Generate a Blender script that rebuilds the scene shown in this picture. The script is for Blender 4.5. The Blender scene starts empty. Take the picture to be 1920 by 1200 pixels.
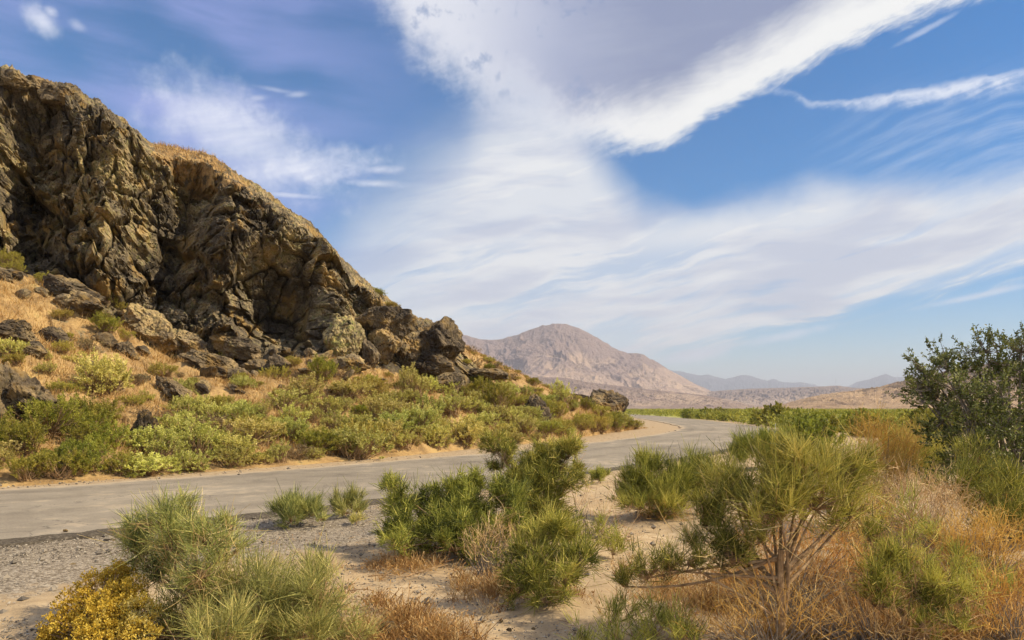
import bpy, math, random
import numpy as np
from mathutils import Vector

# ------------------------------------------------------------------ camera, sky, sun, exposure
F = 1400.0          # focal length in pixels of the 1920 px wide photograph
HZ = 765.0          # image row of the horizon
CH = 1.7            # eye height
scene = bpy.context.scene
COL = scene.collection

cam_d = bpy.data.cameras.new("camera")
cam = bpy.data.objects.new("camera", cam_d)
COL.objects.link(cam)
cam.location = (0, 0, CH)
cam.rotation_euler = (math.radians(90), 0, 0)
cam_d.sensor_width = 36.0
cam_d.lens = 36.0 * F / 1920.0
cam_d.shift_y = (HZ - 600.0) / 1920.0
cam_d.clip_start = 0.1
cam_d.clip_end = 60000
scene.camera = cam

SUN_EL = math.radians(41)
SUN_AZ = math.radians(97)      # clockwise from the view direction (+Y): from the right, a touch behind
SUN_DIR = Vector((math.sin(SUN_AZ) * math.cos(SUN_EL), math.cos(SUN_AZ) * math.cos(SUN_EL), math.sin(SUN_EL)))
sun_d = bpy.data.lights.new("sun", 'SUN')
sun_d.energy = 5.0
sun_d.angle = math.radians(0.5)
sun_d.color = (1.0, 0.86, 0.61)
sun = bpy.data.objects.new("sun", sun_d)
COL.objects.link(sun)
sun.location = (40, -20, 60)
sun.rotation_euler = SUN_DIR.to_track_quat('Z', 'Y').to_euler()

vs = scene.view_settings
vs.view_transform = 'Standard'
vs.look = 'None'
vs.exposure = 0.5
vs.gamma = 1.0
vs.use_curve_mapping = False
scene.render.engine = 'CYCLES'
cy = scene.cycles
cy.max_bounces = 5
cy.diffuse_bounces = 2
cy.glossy_bounces = 2
cy.transmission_bounces = 3
cy.volume_bounces = 0
cy.transparent_max_bounces = 6
cy.caustics_reflective = False
cy.caustics_refractive = False
cy.use_adaptive_sampling = True
cy.adaptive_threshold = 0.03
cy.use_denoising = True


class NT:
    """Small helper for building node trees from expressions."""
    def __init__(self, tree):
        self.t = tree
        self.n = tree.nodes
        self.l = tree.links

    def new(self, kind, **kw):
        nd = self.n.new(kind)
        for k, v in kw.items():
            setattr(nd, k, v)
        return nd

    def put(self, sock, v):
        if isinstance(v, bpy.types.NodeSocket):
            self.l.new(v, sock)
        elif v is not None:
            sock.default_value = v

    def m(self, op, a, b=None, c=None, clamp=False):
        nd = self.new('ShaderNodeMath', operation=op, use_clamp=clamp)
        self.put(nd.inputs[0], a)
        if b is not None:
            self.put(nd.inputs[1], b)
        if c is not None:
            self.put(nd.inputs[2], c)
        return nd.outputs[0]

    def add(self, a, b): return self.m('ADD', a, b)
    def sub(self, a, b): return self.m('SUBTRACT', a, b)
    def mul(self, a, b): return self.m('MULTIPLY', a, b)
    def maxi(self, a, b): return self.m('MAXIMUM', a, b)

    def smooth(self, v, lo, hi, t0=0.0, t1=1.0):
        nd = self.new('ShaderNodeMapRange', interpolation_type='SMOOTHSTEP')
        self.put(nd.inputs['Value'], v)
        self.put(nd.inputs['From Min'], lo)
        self.put(nd.inputs['From Max'], hi)
        self.put(nd.inputs['To Min'], t0)
        self.put(nd.inputs['To Max'], t1)
        return nd.outputs['Result']

    def noise(self, vec, scale, detail=4.0, rough=0.55, dist=0.0, lac=2.0):
        nd = self.new('ShaderNodeTexNoise')
        self.put(nd.inputs['Vector'], vec)
        self.put(nd.inputs['Scale'], scale)
        self.put(nd.inputs['Detail'], detail)
        self.put(nd.inputs['Roughness'], rough)
        self.put(nd.inputs['Lacunarity'], lac)
        self.put(nd.inputs['Distortion'], dist)
        return nd.outputs['Fac']

    def mix(self, f, a, b, blend='MIX'):
        nd = self.new('ShaderNodeMix', data_type='RGBA', blend_type=blend)
        self.put(nd.inputs[0], f)
        self.put(nd.inputs[6], a if not isinstance(a, tuple) else (*a[:3], 1))
        self.put(nd.inputs[7], b if not isinstance(b, tuple) else (*b[:3], 1))
        return nd.outputs[2]

    def ramp(self, f, stops):
        nd = self.new('ShaderNodeValToRGB')
        self.put(nd.inputs[0], f)
        el = nd.color_ramp.elements
        while len(el) < len(stops):
            el.new(0.5)
        for e, (p, c) in zip(el, stops):
            e.position = p
            e.color = (*c[:3], 1) if isinstance(c, tuple) else (c, c, c, 1)
        return nd.outputs[0]

    def comb(self, x, y, z):
        nd = self.new('ShaderNodeCombineXYZ')
        self.put(nd.inputs[0], x); self.put(nd.inputs[1], y); self.put(nd.inputs[2], z)
        return nd.outputs[0]

    def curve(self, u, pts):
        """piecewise smooth function of u through pts [(u, v)], flat beyond its ends."""
        u0, u1 = pts[0][0], pts[-1][0]
        v0 = min(p[1] for p in pts); v1 = max(p[1] for p in pts)
        x = self.m('DIVIDE', self.sub(u, u0), u1 - u0, clamp=True)
        nd = self.new('ShaderNodeFloatCurve')
        cv = nd.mapping.curves[0]
        q = [((p[0] - u0) / (u1 - u0), (p[1] - v0) / (v1 - v0)) for p in pts]
        cv.points[0].location = q[0]
        cv.points[1].location = q[-1]
        for p in q[1:-1]:
            cv.points.new(*p)
        nd.mapping.update()
        self.put(nd.inputs['Value'], x)
        return self.add(self.mul(nd.outputs[0], v1 - v0), v0)


def ang(px, py):
    """photograph pixel -> (azimuth, elevation) on the sky."""
    dx, dz = (px - 960) / F, (HZ - py) / F
    return math.atan(dx), math.atan2(dz, math.hypot(dx, 1))


def build_world():
    w = bpy.data.worlds.new("World")
    scene.world = w
    w.use_nodes = True
    w.node_tree.nodes.clear()
    w.cycles.sampling_method = 'MANUAL'
    w.cycles.sample_map_resolution = 512
    g = NT(w.node_tree)
    tc = g.new('ShaderNodeTexCoord').outputs['Generated']
    sep = g.new('ShaderNodeSeparateXYZ')
    g.l.new(tc, sep.inputs[0])
    X, Y, Z = sep.outputs
    phi = g.m('ARCTAN2', X, Y)
    el = g.m('ARCSINE', Z)
    sky = g.new('ShaderNodeTexSky', sky_type='NISHITA')
    sky.sun_disc = False
    sky.sun_elevation = SUN_EL
    sky.sun_rotation = SUN_AZ
    sky.altitude = 900
    sky.air_density = 1.0
    sky.dust_density = 0.6
    sky.ozone_density = 2.2
    hs = g.new('ShaderNodeHueSaturation')
    hs.inputs['Saturation'].default_value = 1.7
    hs.inputs['Value'].default_value = SKY_GAIN
    g.l.new(sky.outputs[0], hs.inputs['Color'])
    skyc = hs.outputs[0]

    # warped sky coordinates, isotropic and streaked
    n_big = g.sub(g.noise(tc, 3.0, 3), 0.5)
    n_mid = g.sub(g.noise(tc, 11.0, 6, 0.6), 0.5)
    n_fin = g.sub(g.noise(tc, 42.0, 6, 0.62), 0.5)
    ca, sa = math.cos(math.radians(13)), math.sin(math.radians(13))
    su = g.add(g.mul(phi, ca), g.mul(el, sa))
    sv = g.sub(g.mul(el, ca), g.mul(phi, sa))
    sv_w = g.add(sv, g.mul(n_big, 0.10))
    st1 = g.noise(g.comb(g.mul(su, 1.6), g.mul(sv_w, 11.0), 3.0), 2.0, 6, 0.55)
    st2 = g.noise(g.comb(g.mul(su, 5.0), g.mul(sv_w, 40.0), 9.0), 2.0, 6, 0.62)
    st3 = g.noise(g.comb(g.mul(phi, 2.0), g.mul(g.add(el, g.mul(n_big, .06)), 12.0), 5.0), 2.0, 5, 0.5)

    # --- A: the big lens shaped deck across the top, crisp on its right lower rim
    low_a = g.curve(phi, [ang(*p) for p in [(560, -150), (690, 0), (745, 70), (780, 135), (860, 190), (950, 238), (1060, 278),
                                            (1160, 291), (1235, 283), (1330, 226), (1480, 150), (1600, 88), (1830, 2), (2100, -110), (2500, -330)]])
    rim = g.smooth(phi, ang(950, 200)[0], ang(1250, 200)[0])           # 0 ragged left .. 1 crisp right
    wob = g.add(g.mul(n_mid, g.add(g.mul(rim, -0.088), 0.10)), g.mul(n_fin, g.add(g.mul(rim, -0.058), 0.07)))
    wob = g.add(wob, g.mul(g.sub(g.noise(g.comb(g.mul(su, 16.0), g.mul(sv_w, 60.0), 4.0), 2.0, 5, 0.65), 0.5), 0.030))
    da = g.add(g.sub(el, low_a), wob)
    wid = g.add(g.mul(rim, -0.052), 0.07)
    A = g.smooth(da, g.mul(wid, -0.25), wid)
    holes = g.smooth(g.add(n_fin, g.mul(n_mid, 0.6)), 0.03, 0.22)
    A = g.mul(A, g.sub(1.0, g.mul(g.mul(holes, g.sub(1.0, rim)), 0.55)))
    core = g.smooth(g.add(da, g.mul(n_big, 0.05)), 0.024, 0.085)
    core = g.mul(core, g.smooth(phi, ang(800, 100)[0], ang(1080, 100)[0]))
    core = g.mul(core, g.add(g.mul(st3, 0.5), 0.74))
    colA = g.mix(core, (8.2, 8.2, 8.1), (2.15, 2.6, 4.15))
    colA = g.mix(g.mul(g.sub(1.0, rim), 0.5), colA, (5.0, 5.4, 7.0))

    # --- B: the wide milky bank below the gap
    top_b = g.curve(phi, [ang(*p) for p in [(300, 760), (540, 520), (620, 420), (690, 335), (770, 270), (860, 205), (950, 110), (1040, 120),
                                            (1120, 235), (1180, 335), (1240, 378), (1320, 372), (1500, 338), (1700, 326), (1800, 322), (1920, 290), (2200, 180)]])
    bot_b = g.curve(phi, [ang(*p) for p in [(900, 850), (1150, 800), (1215, 712), (1290, 668), (1400, 645), (1500, 617), (1600, 592),
                                            (1700, 571), (1800, 548), (1920, 516), (2200, 430)]])
    db1 = g.add(g.sub(top_b, el), g.add(g.mul(n_mid, 0.05), g.mul(n_big, 0.05)))
    soft = g.smooth(phi, ang(1330, 300)[0], ang(960, 300)[0])
    B = g.smooth(db1, g.add(g.mul(soft, -0.03), -0.012), g.add(g.mul(soft, 0.085), 0.046))
    db2 = g.add(g.sub(el, bot_b), g.add(g.mul(g.sub(st2, 0.5), 0.05), g.mul(g.sub(st1, 0.5), 0.05)))
    B = g.mul(B, g.smooth(db2, -0.006, 0.02))
    leftness = g.smooth(phi, ang(600, 300)[0], ang(900, 300)[0])
    thin = g.smooth(g.add(st1, g.mul(g.sub(st2, 0.5), 0.7)), 0.34, 0.54)
    lowB = g.smooth(el, ang(1500, 480)[1], ang(1500, 420)[1])
    B = g.mul(B, g.add(g.mul(g.maxi(thin, g.mul(lowB, 0.75)), 0.42), 0.56))
    hem = g.mul(g.smooth(db2, 0.085, 0.012), g.smooth(phi, ang(1180, 600)[0], ang(1420, 600)[0]))
    B = g.maxi(B, g.mul(g.mul(hem, g.smooth(db2, -0.004, 0.014)), g.smooth(g.add(st1, g.mul(g.sub(st2, .5), .9)), 0.36, 0.54)))
    B = g.mul(B, g.add(g.mul(leftness, 0.35), 0.65))
    grey = g.smooth(g.add(st3, g.mul(g.sub(st1, 0.5), 0.8)), 0.40, 0.68)
    colB = g.mix(g.mul(grey, 0.75), (7.6, 7.7, 7.85), (4.3, 4.8, 6.2))

    def puff(px, py, rx, ry, tilt=0.0, k=1.0):
        u0, v0 = ang(px, py)
        a = math.radians(tilt)
        x = g.sub(phi, u0); y = g.sub(el, v0)
        xx = g.add(g.mul(x, math.cos(a)), g.mul(y, math.sin(a)))
        yy = g.sub(g.mul(y, math.cos(a)), g.mul(x, math.sin(a)))
        r = g.add(g.m('POWER', g.mul(xx, F / rx), 2.0), g.m('POWER', g.mul(yy, F / ry), 2.0))
        r = g.add(g.m('SQRT', r), g.mul(g.add(n_mid, n_fin), 1.5))
        return g.mul(g.smooth(r, 1.5, 0.0, 0.0, k), g.add(g.mul(st2, 1.2), 0.35))

    # --- C: soft patch beyond the hill and small wisps
    C = g.mul(puff(455, 262, 165, 62, -20, 0.85), g.add(g.mul(st1, 1.1), 0.25))
    C = g.maxi(C, puff(560, 312, 130, 34, 6, 0.9))
    for p in [(80, 40, 27, 17, -35, .8), (95, 22, 12, 9, 0, .6), (145, 47, 13, 8, -15, .4), (483, 184, 22, 6, 12, .4), (515, 168, 34, 4, -3, .3), (557, 177, 20, 5, 10, .4),
              (545, 366, 60, 5, 0, .6), (715, 318, 34, 8, 3, .6), (700, 344, 60, 7, 0, .6), (650, 310, 40, 5, -6, .6), (1290, 668, 60, 12, 9, .75),
              (1480, 628, 70, 8, 12, .6), (1850, 551, 90, 5, 9, .5), (1735, 56, 40, 4, 17, .45)]:
        C = g.maxi(C, puff(*p))
    # --- D: the thin streak at the right
    line_d = g.curve(phi, [ang(*p) for p in [(1380, 150), (1480, 172), (1580, 192), (1650, 182), (1760, 166), (1920, 138), (2300, 60)]])
    dd = g.add(g.sub(el, line_d), g.add(g.mul(g.add(n_fin, g.mul(n_mid, .5)), 0.016), g.mul(g.sub(st2, .5), 0.012)))
    tw = g.smooth(phi, ang(1450, 170)[0], ang(1800, 170)[0], 0.35, 1.0)
    D = g.mul(g.smooth(dd, g.mul(tw, 0.008), -0.002), g.smooth(dd, g.mul(tw, -0.024), 0.0))
    D = g.mul(D, g.smooth(g.add(st2, g.mul(n_fin, .8)), 0.28, 0.60, 0.35, 1.0))
    D = g.mul(D, g.smooth(phi, ang(1430, 170)[0], ang(1720, 170)[0], 0.25, 0.85))
    D = g.mul(D, g.smooth(phi, ang(1380, 170)[0], ang(1470, 170)[0]))
    D2 = g.mul(g.smooth(g.m('ABSOLUTE', g.sub(el, g.sub(line_d, 0.055))), 0.09, 0.0), g.smooth(phi, ang(1450, 170)[0], ang(1800, 170)[0]))
    D = g.maxi(D, g.mul(D2, g.mul(g.smooth(st2, 0.35, 0.75), 0.30)))

    # --- the same kind of broken high cloud all round outside the view
    inside = g.mul(g.smooth(g.m('ABSOLUTE', phi), 0.86, 0.64), g.smooth(el, 0.80, 0.52))
    G = g.smooth(g.add(g.noise(tc, 2.2, 7, 0.55), g.mul(g.sub(st1, 0.5), 0.3)), 0.42, 0.66)
    G = g.mul(g.mul(G, 0.9), g.sub(1.0, inside))
    # thin violet veil high on the left, as part of the deck's fringe
    veil = g.mul(g.smooth(phi, ang(950, 100)[0], ang(250, 100)[0]), g.smooth(g.add(st3, g.mul(n_big, 1.0)), 0.30, 0.75))
    veil = g.mul(veil, 0.62)

    c = g.mix(veil, skyc, (3.3, 3.7, 7.7))
    c = g.mix(G, c, (7.5, 7.7, 8.2))
    c = g.mix(C, c, (7.6, 7.9, 8.9))
    c = g.mix(D, c, (7.8, 8.1, 8.9))
    c = g.mix(B, c, colB)
    c = g.mix(A, c, colA)
    bg = g.new('ShaderNodeBackground')
    bg.inputs['Strength'].default_value = 0.085
    g.l.new(c, bg.inputs['Color'])
    out = g.new('ShaderNodeOutputWorld')
    g.l.new(bg.outputs[0], out.inputs['Surface'])


SKY_GAIN = 1.15
build_world()

# ------------------------------------------------------------------ numeric helpers
RNG = np.random.default_rng(7)
_GR = np.random.default_rng(99).normal(size=(256, 3))
_GR /= np.linalg.norm(_GR, axis=1, keepdims=True)


def _hash(ix, iy, iz, seed):
    h = (ix.astype(np.int64) * 374761393 + iy.astype(np.int64) * 668265263 + iz.astype(np.int64) * 2147483647 + seed * 974711)
    h = (h ^ (h >> 13)) * 1274126177
    return ((h ^ (h >> 16)) & 0xFFFFFFFF).astype(np.int64)


def perlin(p, seed=0):
    i = np.floor(p).astype(np.int64)
    f = p - i
    u = f * f * f * (f * (f * 6 - 15) + 10)
    r = 0
    for a in (0, 1):
        wx = u[:, 0] if a else 1 - u[:, 0]
        for b in (0, 1):
            wy = u[:, 1] if b else 1 - u[:, 1]
            for c in (0, 1):
                wz = u[:, 2] if c else 1 - u[:, 2]
                gr = _GR[_hash(i[:, 0] + a, i[:, 1] + b, i[:, 2] + c, seed) & 255]
                d = gr[:, 0] * (f[:, 0] - a) + gr[:, 1] * (f[:, 1] - b) + gr[:, 2] * (f[:, 2] - c)
                r = r + wx * wy * wz * d
    return r * 1.5


def fbm(p, octv=4, seed=0, gain=0.5, ridged=False):
    r = np.zeros(len(p)); a = 1.0; s = 1.0
    for o in range(octv):
        n = perlin(p * s + o * 17.3, seed + o)
        r += a * ((1 - 2 * np.abs(n)) if ridged else n)
        a *= gain; s *= 2.03
    return r


def worley(p, seed=0):
    """F1, F2, a random tilt plane value per cell (faceted blocks) and a random value per cell."""
    i = np.floor(p).astype(np.int64)
    f1 = np.full(len(p), 9.0); f2 = np.full(len(p), 9.0)
    off = np.zeros_like(p); cid = np.zeros(len(p), np.int64)
    for a in (-1, 0, 1):
        for b in (-1, 0, 1):
            for c in (-1, 0, 1):
                h = _hash(i[:, 0] + a, i[:, 1] + b, i[:, 2] + c, seed)
                jx = (h & 1023) / 1023.0; jy = ((h >> 10) & 1023) / 1023.0; jz = ((h >> 20) & 1023) / 1023.0
                d = np.stack([i[:, 0] + a + jx, i[:, 1] + b + jy, i[:, 2] + c + jz], 1) - p
                q = np.einsum('ij,ij->i', d, d)
                near = q < f1
                f2 = np.where(near, f1, np.minimum(f2, q))
                f1 = np.where(near, q, f1)
                off[near] = d[near]; cid[near] = h[near]
    g = _GR[cid & 255]
    plane = np.einsum('ij,ij->i', g, -off)
    return np.sqrt(f1), np.sqrt(f2), plane, ((cid >> 8) & 255) / 255.0


def sstep(a, b, x):
    t = np.clip((x - a) / (b - a), 0, 1)
    return t * t * (3 - 2 * t)


def make_mesh(name, V, quads=None, tris=None, attrs=None, smooth=False):
    me = bpy.data.meshes.new(name)
    V = np.ascontiguousarray(V, dtype=np.float32)
    q = np.zeros((0, 4), np.int32) if quads is None else np.asarray(quads, np.int32)
    t = np.zeros((0, 3), np.int32) if tris is None else np.asarray(tris, np.int32)
    me.vertices.add(len(V))
    me.vertices.foreach_set("co", V.ravel())
    me.loops.add(q.size + t.size)
    me.loops.foreach_set("vertex_index", np.concatenate([q.ravel(), t.ravel()]).astype(np.int32))
    me.polygons.add(len(q) + len(t))
    st = np.concatenate([np.arange(len(q)) * 4, q.size + np.arange(len(t)) * 3]).astype(np.int32)
    me.polygons.foreach_set("loop_start", st)
    me.polygons.foreach_set("use_smooth", np.full(len(q) + len(t), smooth, dtype=bool))
    for k, v in (attrs or {}).items():
        at = me.attributes.new(k, 'FLOAT', 'POINT')
        at.data.foreach_set("value", np.asarray(v, np.float32))
    me.update(calc_edges=True)
    return me


def link(name, me, mat=None, parent=None, loc=None):
    o = bpy.data.objects.new(name, me)
    COL.objects.link(o)
    if me is not None and mat is not None and not me.materials:
        me.materials.append(mat)
    if parent is not None:
        o.parent = parent
    if loc is not None:
        o.location = loc
    return o


def tag(o, label=None, category=None, group=None, kind=None):
    if label: o["label"] = label
    if category: o["category"] = category
    if group: o["group"] = group
    if kind: o["kind"] = kind
    return o


def grid_faces(nr, nc):
    a = np.arange((nr - 1) * nc).reshape(nr - 1, nc)[:, :-1].ravel()
    return np.stack([a, a + 1, a + nc + 1, a + nc], 1)


def gp(px, py):
    """ground point (z = 0) seen at a photograph pixel."""
    Y = CH * F / (py - HZ)
    return (px - 960) / F * Y, Y


# ------------------------------------------------------------------ materials
def mat_new(name):
    m = bpy.data.materials.new(name)
    m.use_nodes = True
    m.node_tree.nodes.clear()
    return m, NT(m.node_tree)


def finish(g, col, rough=0.9, bump=None, bstr=0.5, bdist=0.05, spec=0.2):
    p = g.new('ShaderNodeBsdfPrincipled')
    g.put(p.inputs['Base Color'], col if not isinstance(col, tuple) else (*col[:3], 1))
    g.put(p.inputs['Roughness'], rough)
    p.inputs['Specular IOR Level'].default_value = spec
    if bump is not None:
        b = g.new('ShaderNodeBump')
        b.inputs['Strength'].default_value = bstr
        b.inputs['Distance'].default_value = bdist
        g.put(b.inputs['Height'], bump)
        g.l.new(b.outputs[0], p.inputs['Normal'])
    o = g.new('ShaderNodeOutputMaterial')
    g.l.new(p.outputs[0], o.inputs['Surface'])


def attr(g, name):
    nd = g.new('ShaderNodeAttribute')
    nd.attribute_name = name
    return nd.outputs['Fac']


def rock_colour(g, pos, lichen=1.0):
    n1 = g.noise(pos, 0.35, 5, 0.6)
    n2 = g.noise(pos, 1.7, 6, 0.65, 0.6)
    n3 = g.noise(pos, 9.0, 5, 0.65)
    n4 = g.noise(pos, 0.8, 4, 0.6)
    base = g.ramp(g.add(g.mul(n1, 0.6), g.mul(n2, 0.4)), [(0.36, (0.040, 0.033, 0.026)), (0.46, (0.110, 0.088, 0.062)), (0.53, (0.235, 0.185, 0.115)), (0.63, (0.48, 0.36, 0.18))])
    base = g.mix(g.smooth(n3, 0.49, 0.64), base, (0.045, 0.037, 0.029))
    och = g.smooth(g.add(n4, g.mul(g.sub(n3, .5), .3)), 0.53, 0.66)
    base = g.mix(g.mul(och, 0.5), base, (0.40, 0.25, 0.075))
    li = g.smooth(g.add(g.noise(pos, 3.2, 5, 0.7), g.mul(g.sub(n1, 0.5), 0.5)), 0.52, 0.64)
    base = g.mix(g.mul(li, 0.55 * lichen), base, (0.20, 0.19, 0.075))
    return base, g.add(g.mul(n2, 0.6), g.mul(n3, 0.5))


def m_hill():
    m, g = mat_new("rock_and_dry_grass")
    pos = g.new('ShaderNodeNewGeometry').outputs['Position']
    rc, rb = rock_colour(g, pos)
    n = g.noise(pos, 1.2, 5, 0.6)
    n2 = g.noise(pos, 14.0, 4, 0.7)
    gc = g.ramp(g.add(g.mul(n, 0.65), g.mul(n2, 0.35)), [(0.30, (0.13, 0.085, 0.045)), (0.45, (0.29, 0.185, 0.085)), (0.58, (0.43, 0.285, 0.125)), (0.75, (0.33, 0.28, 0.11))])
    rk = g.smooth(g.add(attr(g, 'rock'), g.mul(g.sub(g.noise(pos, 2.5, 5, 0.65), 0.5), 1.1)), 0.42, 0.58)
    c = g.mix(rk, gc, rc)
    finish(g, c, 0.95, g.add(rb, g.mul(n2, 0.5)), 0.6, 0.08, 0.1)
    return m


def m_boulder(name, tint=(1, 1, 1), lichen=1.0):
    m, g = mat_new(name)
    tc = g.new('ShaderNodeTexCoord').outputs['Object']
    oi = g.new('ShaderNodeObjectInfo')
    mp = g.new('ShaderNodeVectorMath', operation='ADD')
    g.l.new(tc, mp.inputs[0])
    g.put(mp.inputs[1], g.comb(g.mul(oi.outputs['Random'], 90), 0.0, 0.0))
    rc, rb = rock_colour(g, mp.outputs[0], lichen)
    rc = g.mix(1.0, rc, (*tint, 1), 'MULTIPLY')
    finish(g, rc, 0.92, rb, 0.6, 0.06, 0.15)
    return m


def m_ground():
    m, g = mat_new("desert_soil")
    pos = g.new('ShaderNodeNewGeometry').outputs['Position']
    gr = attr(g, 'gravel'); fld = attr(g, 'field'); org = attr(g, 'warm')
    n = g.noise(pos, 0.55, 5, 0.6); nf = g.noise(pos, 38.0, 4, 0.7); nm = g.noise(pos, 5.0, 5, 0.6)
    sand = g.ramp(g.add(g.mul(n, 0.5), g.mul(nm, 0.5)), [(0.30, (0.24, 0.17, 0.10)), (0.5, (0.41, 0.30, 0.18)), (0.68, (0.53, 0.41, 0.265))])
    sand = g.mix(g.smooth(nf, 0.56, 0.72), sand, (0.20, 0.14, 0.09))
    warm = g.ramp(g.add(g.mul(nm, 0.6), g.mul(nf, 0.4)), [(0.32, (0.22, 0.155, 0.095)), (0.5, (0.38, 0.28, 0.175)), (0.7, (0.50, 0.39, 0.26))])
    c = g.mix(org, sand, warm)
    vo = g.new('ShaderNodeTexVoronoi'); vo.inputs['Scale'].default_value = 42.0
    g.l.new(pos, vo.inputs['Vector'])
    sp = g.new('ShaderNodeSeparateColor'); g.l.new(vo.outputs['Color'], sp.inputs[0])
    peb = g.ramp(sp.outputs[0], [(0.0, (0.09, 0.072, 0.056)), (0.5, (0.235, 0.195, 0.148)), (1.0, (0.42, 0.36, 0.285))])
    gm = g.smooth(g.add(gr, g.mul(g.sub(nm, 0.5), 0.9)), 0.35, 0.65)
    c = g.mix(g.mul(gm, 0.9), c, peb)
    fc = g.ramp(g.noise(pos, 0.06, 6, 0.65), [(0.3, (0.20, 0.20, 0.055)), (0.5, (0.34, 0.34, 0.10)), (0.7, (0.46, 0.40, 0.15))])
    c = g.mix(fld, c, fc)
    bm = g.add(g.mul(nm, 0.35), g.add(g.mul(nf, 0.25), g.mul(g.mul(gm, g.sub(1.0, vo.outputs['Distance'])), 0.5)))
    finish(g, c, 0.95, bm, 0.7, 0.03, 0.1)
    return m


def m_road():
    m, g = mat_new("worn_asphalt")
    pos = g.new('ShaderNodeNewGeometry').outputs['Position']
    n = g.noise(pos, 0.25, 5, 0.6); n2 = g.noise(pos, 2.2, 5, 0.65); nf = g.noise(pos, 48.0, 4, 0.85)
    lane = attr(g, 'lane')
    v = g.add(g.add(g.mul(n, 0.38), g.mul(lane, -0.05)), g.add(g.mul(n2, 0.22), g.mul(nf, 0.42)))
    c = g.ramp(v, [(0.34, (0.10, 0.083, 0.064)), (0.45, (0.215, 0.180, 0.137)), (0.56, (0.295, 0.25, 0.192)), (0.68, (0.45, 0.385, 0.30))])
    c = g.mix(g.mul(g.smooth(g.add(attr(g, 'edge'), g.mul(g.sub(n2, 0.5), 0.9)), 0.45, 0.8), 0.55), c, (0.48, 0.36, 0.23))
    # hairline cracks
    vo = g.new('ShaderNodeTexVoronoi', feature='DISTANCE_TO_EDGE'); vo.inputs['Scale'].default_value = 0.33
    wp = g.new('ShaderNodeVectorMath', operation='ADD'); g.l.new(pos, wp.inputs[0])
    g.put(wp.inputs[1], g.comb(g.mul(n2, 1.6), g.mul(g.noise(pos, 1.3, 4), 1.6), 0.0))
    g.l.new(wp.outputs[0], vo.inputs['Vector'])
    ck = g.mul(g.smooth(vo.outputs['Distance'], 0.010, 0.002), g.smooth(n, 0.42, 0.56))
    c = g.mix(g.mul(g.smooth(g.add(n2, g.mul(g.sub(n, .5), 1.2)), 0.58, 0.74), 0.35), c, (0.46, 0.36, 0.24))
    c = g.mix(g.mul(ck, 0.7), c, (0.09, 0.075, 0.06))
    finish(g, c, 0.9, g.add(g.mul(nf, 0.6), g.mul(n2, 0.1)), 0.5, 0.012, 0.25)
    return m


def m_simple(name, stops, scale=3.0, rough=0.9, bump=0.3, obj=True, bdist=0.02):
    m, g = mat_new(name)
    if obj:
        v = g.new('ShaderNodeTexCoord').outputs['Object']
    else:
        v = g.new('ShaderNodeNewGeometry').outputs['Position']
    n = g.noise(v, scale, 5, 0.65)
    finish(g, g.ramp(n, stops), rough, n, bump, bdist, 0.15)
    return m


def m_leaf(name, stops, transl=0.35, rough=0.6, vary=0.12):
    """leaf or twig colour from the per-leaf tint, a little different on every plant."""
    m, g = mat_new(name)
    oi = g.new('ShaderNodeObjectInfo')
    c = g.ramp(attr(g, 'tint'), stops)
    hs = g.new('ShaderNodeHueSaturation')
    g.put(hs.inputs['Hue'], g.add(0.5 - vary * 0.12, g.mul(oi.outputs['Random'], vary * 0.24)))
    g.put(hs.inputs['Value'], g.add(1.0 - vary, g.mul(g.m('FRACT', g.mul(oi.outputs['Random'], 7.3)), vary * 2)))
    g.l.new(c, hs.inputs['Color'])
    d = g.new('ShaderNodeBsdfPrincipled')
    g.l.new(hs.outputs[0], d.inputs['Base Color'])
    d.inputs['Roughness'].default_value = rough
    d.inputs['Specular IOR Level'].default_value = 0.25
    t = g.new('ShaderNodeBsdfTranslucent')
    g.l.new(hs.outputs[0], t.inputs['Color'])
    mx = g.new('ShaderNodeMixShader')
    mx.inputs[0].default_value = transl
    g.l.new(d.outputs[0], mx.inputs[1]); g.l.new(t.outputs[0], mx.inputs[2])
    o = g.new('ShaderNodeOutputMaterial')
    g.l.new(mx.outputs[0], o.inputs['Surface'])
    return m


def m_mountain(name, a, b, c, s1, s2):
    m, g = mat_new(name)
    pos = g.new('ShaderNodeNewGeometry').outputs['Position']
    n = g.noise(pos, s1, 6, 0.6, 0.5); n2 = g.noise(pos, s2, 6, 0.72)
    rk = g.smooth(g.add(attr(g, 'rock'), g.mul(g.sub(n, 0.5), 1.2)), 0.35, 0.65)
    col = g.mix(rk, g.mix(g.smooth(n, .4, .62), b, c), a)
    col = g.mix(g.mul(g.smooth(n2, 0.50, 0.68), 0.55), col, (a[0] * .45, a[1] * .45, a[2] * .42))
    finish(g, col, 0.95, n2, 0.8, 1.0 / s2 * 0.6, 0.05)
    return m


M_HILL = m_hill()
M_GROUND = m_ground()
M_ROAD = m_road()

# ------------------------------------------------------------------ road line
def spline(pts, n):
    """Catmull-Rom through pts, n samples evenly spaced by length."""
    P = np.array(pts, float)
    P = np.vstack([2 * P[0] - P[1], P, 2 * P[-1] - P[-2]])
    out = []
    for i in range(1, len(P) - 2):
        t = np.linspace(0, 1, 40, endpoint=False)[:, None]
        a, b, c, d = P[i - 1], P[i], P[i + 1], P[i + 2]
        out.append(0.5 * (2 * b + (c - a) * t + (2 * a - 5 * b + 4 * c - d) * t ** 2 + (3 * b - a - 3 * c + d) * t ** 3))
    Q = np.vstack(out + [P[-2][None]])
    s = np.concatenate([[0], np.cumsum(np.linalg.norm(np.diff(Q, axis=0), axis=1))])
    return s, Q


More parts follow.
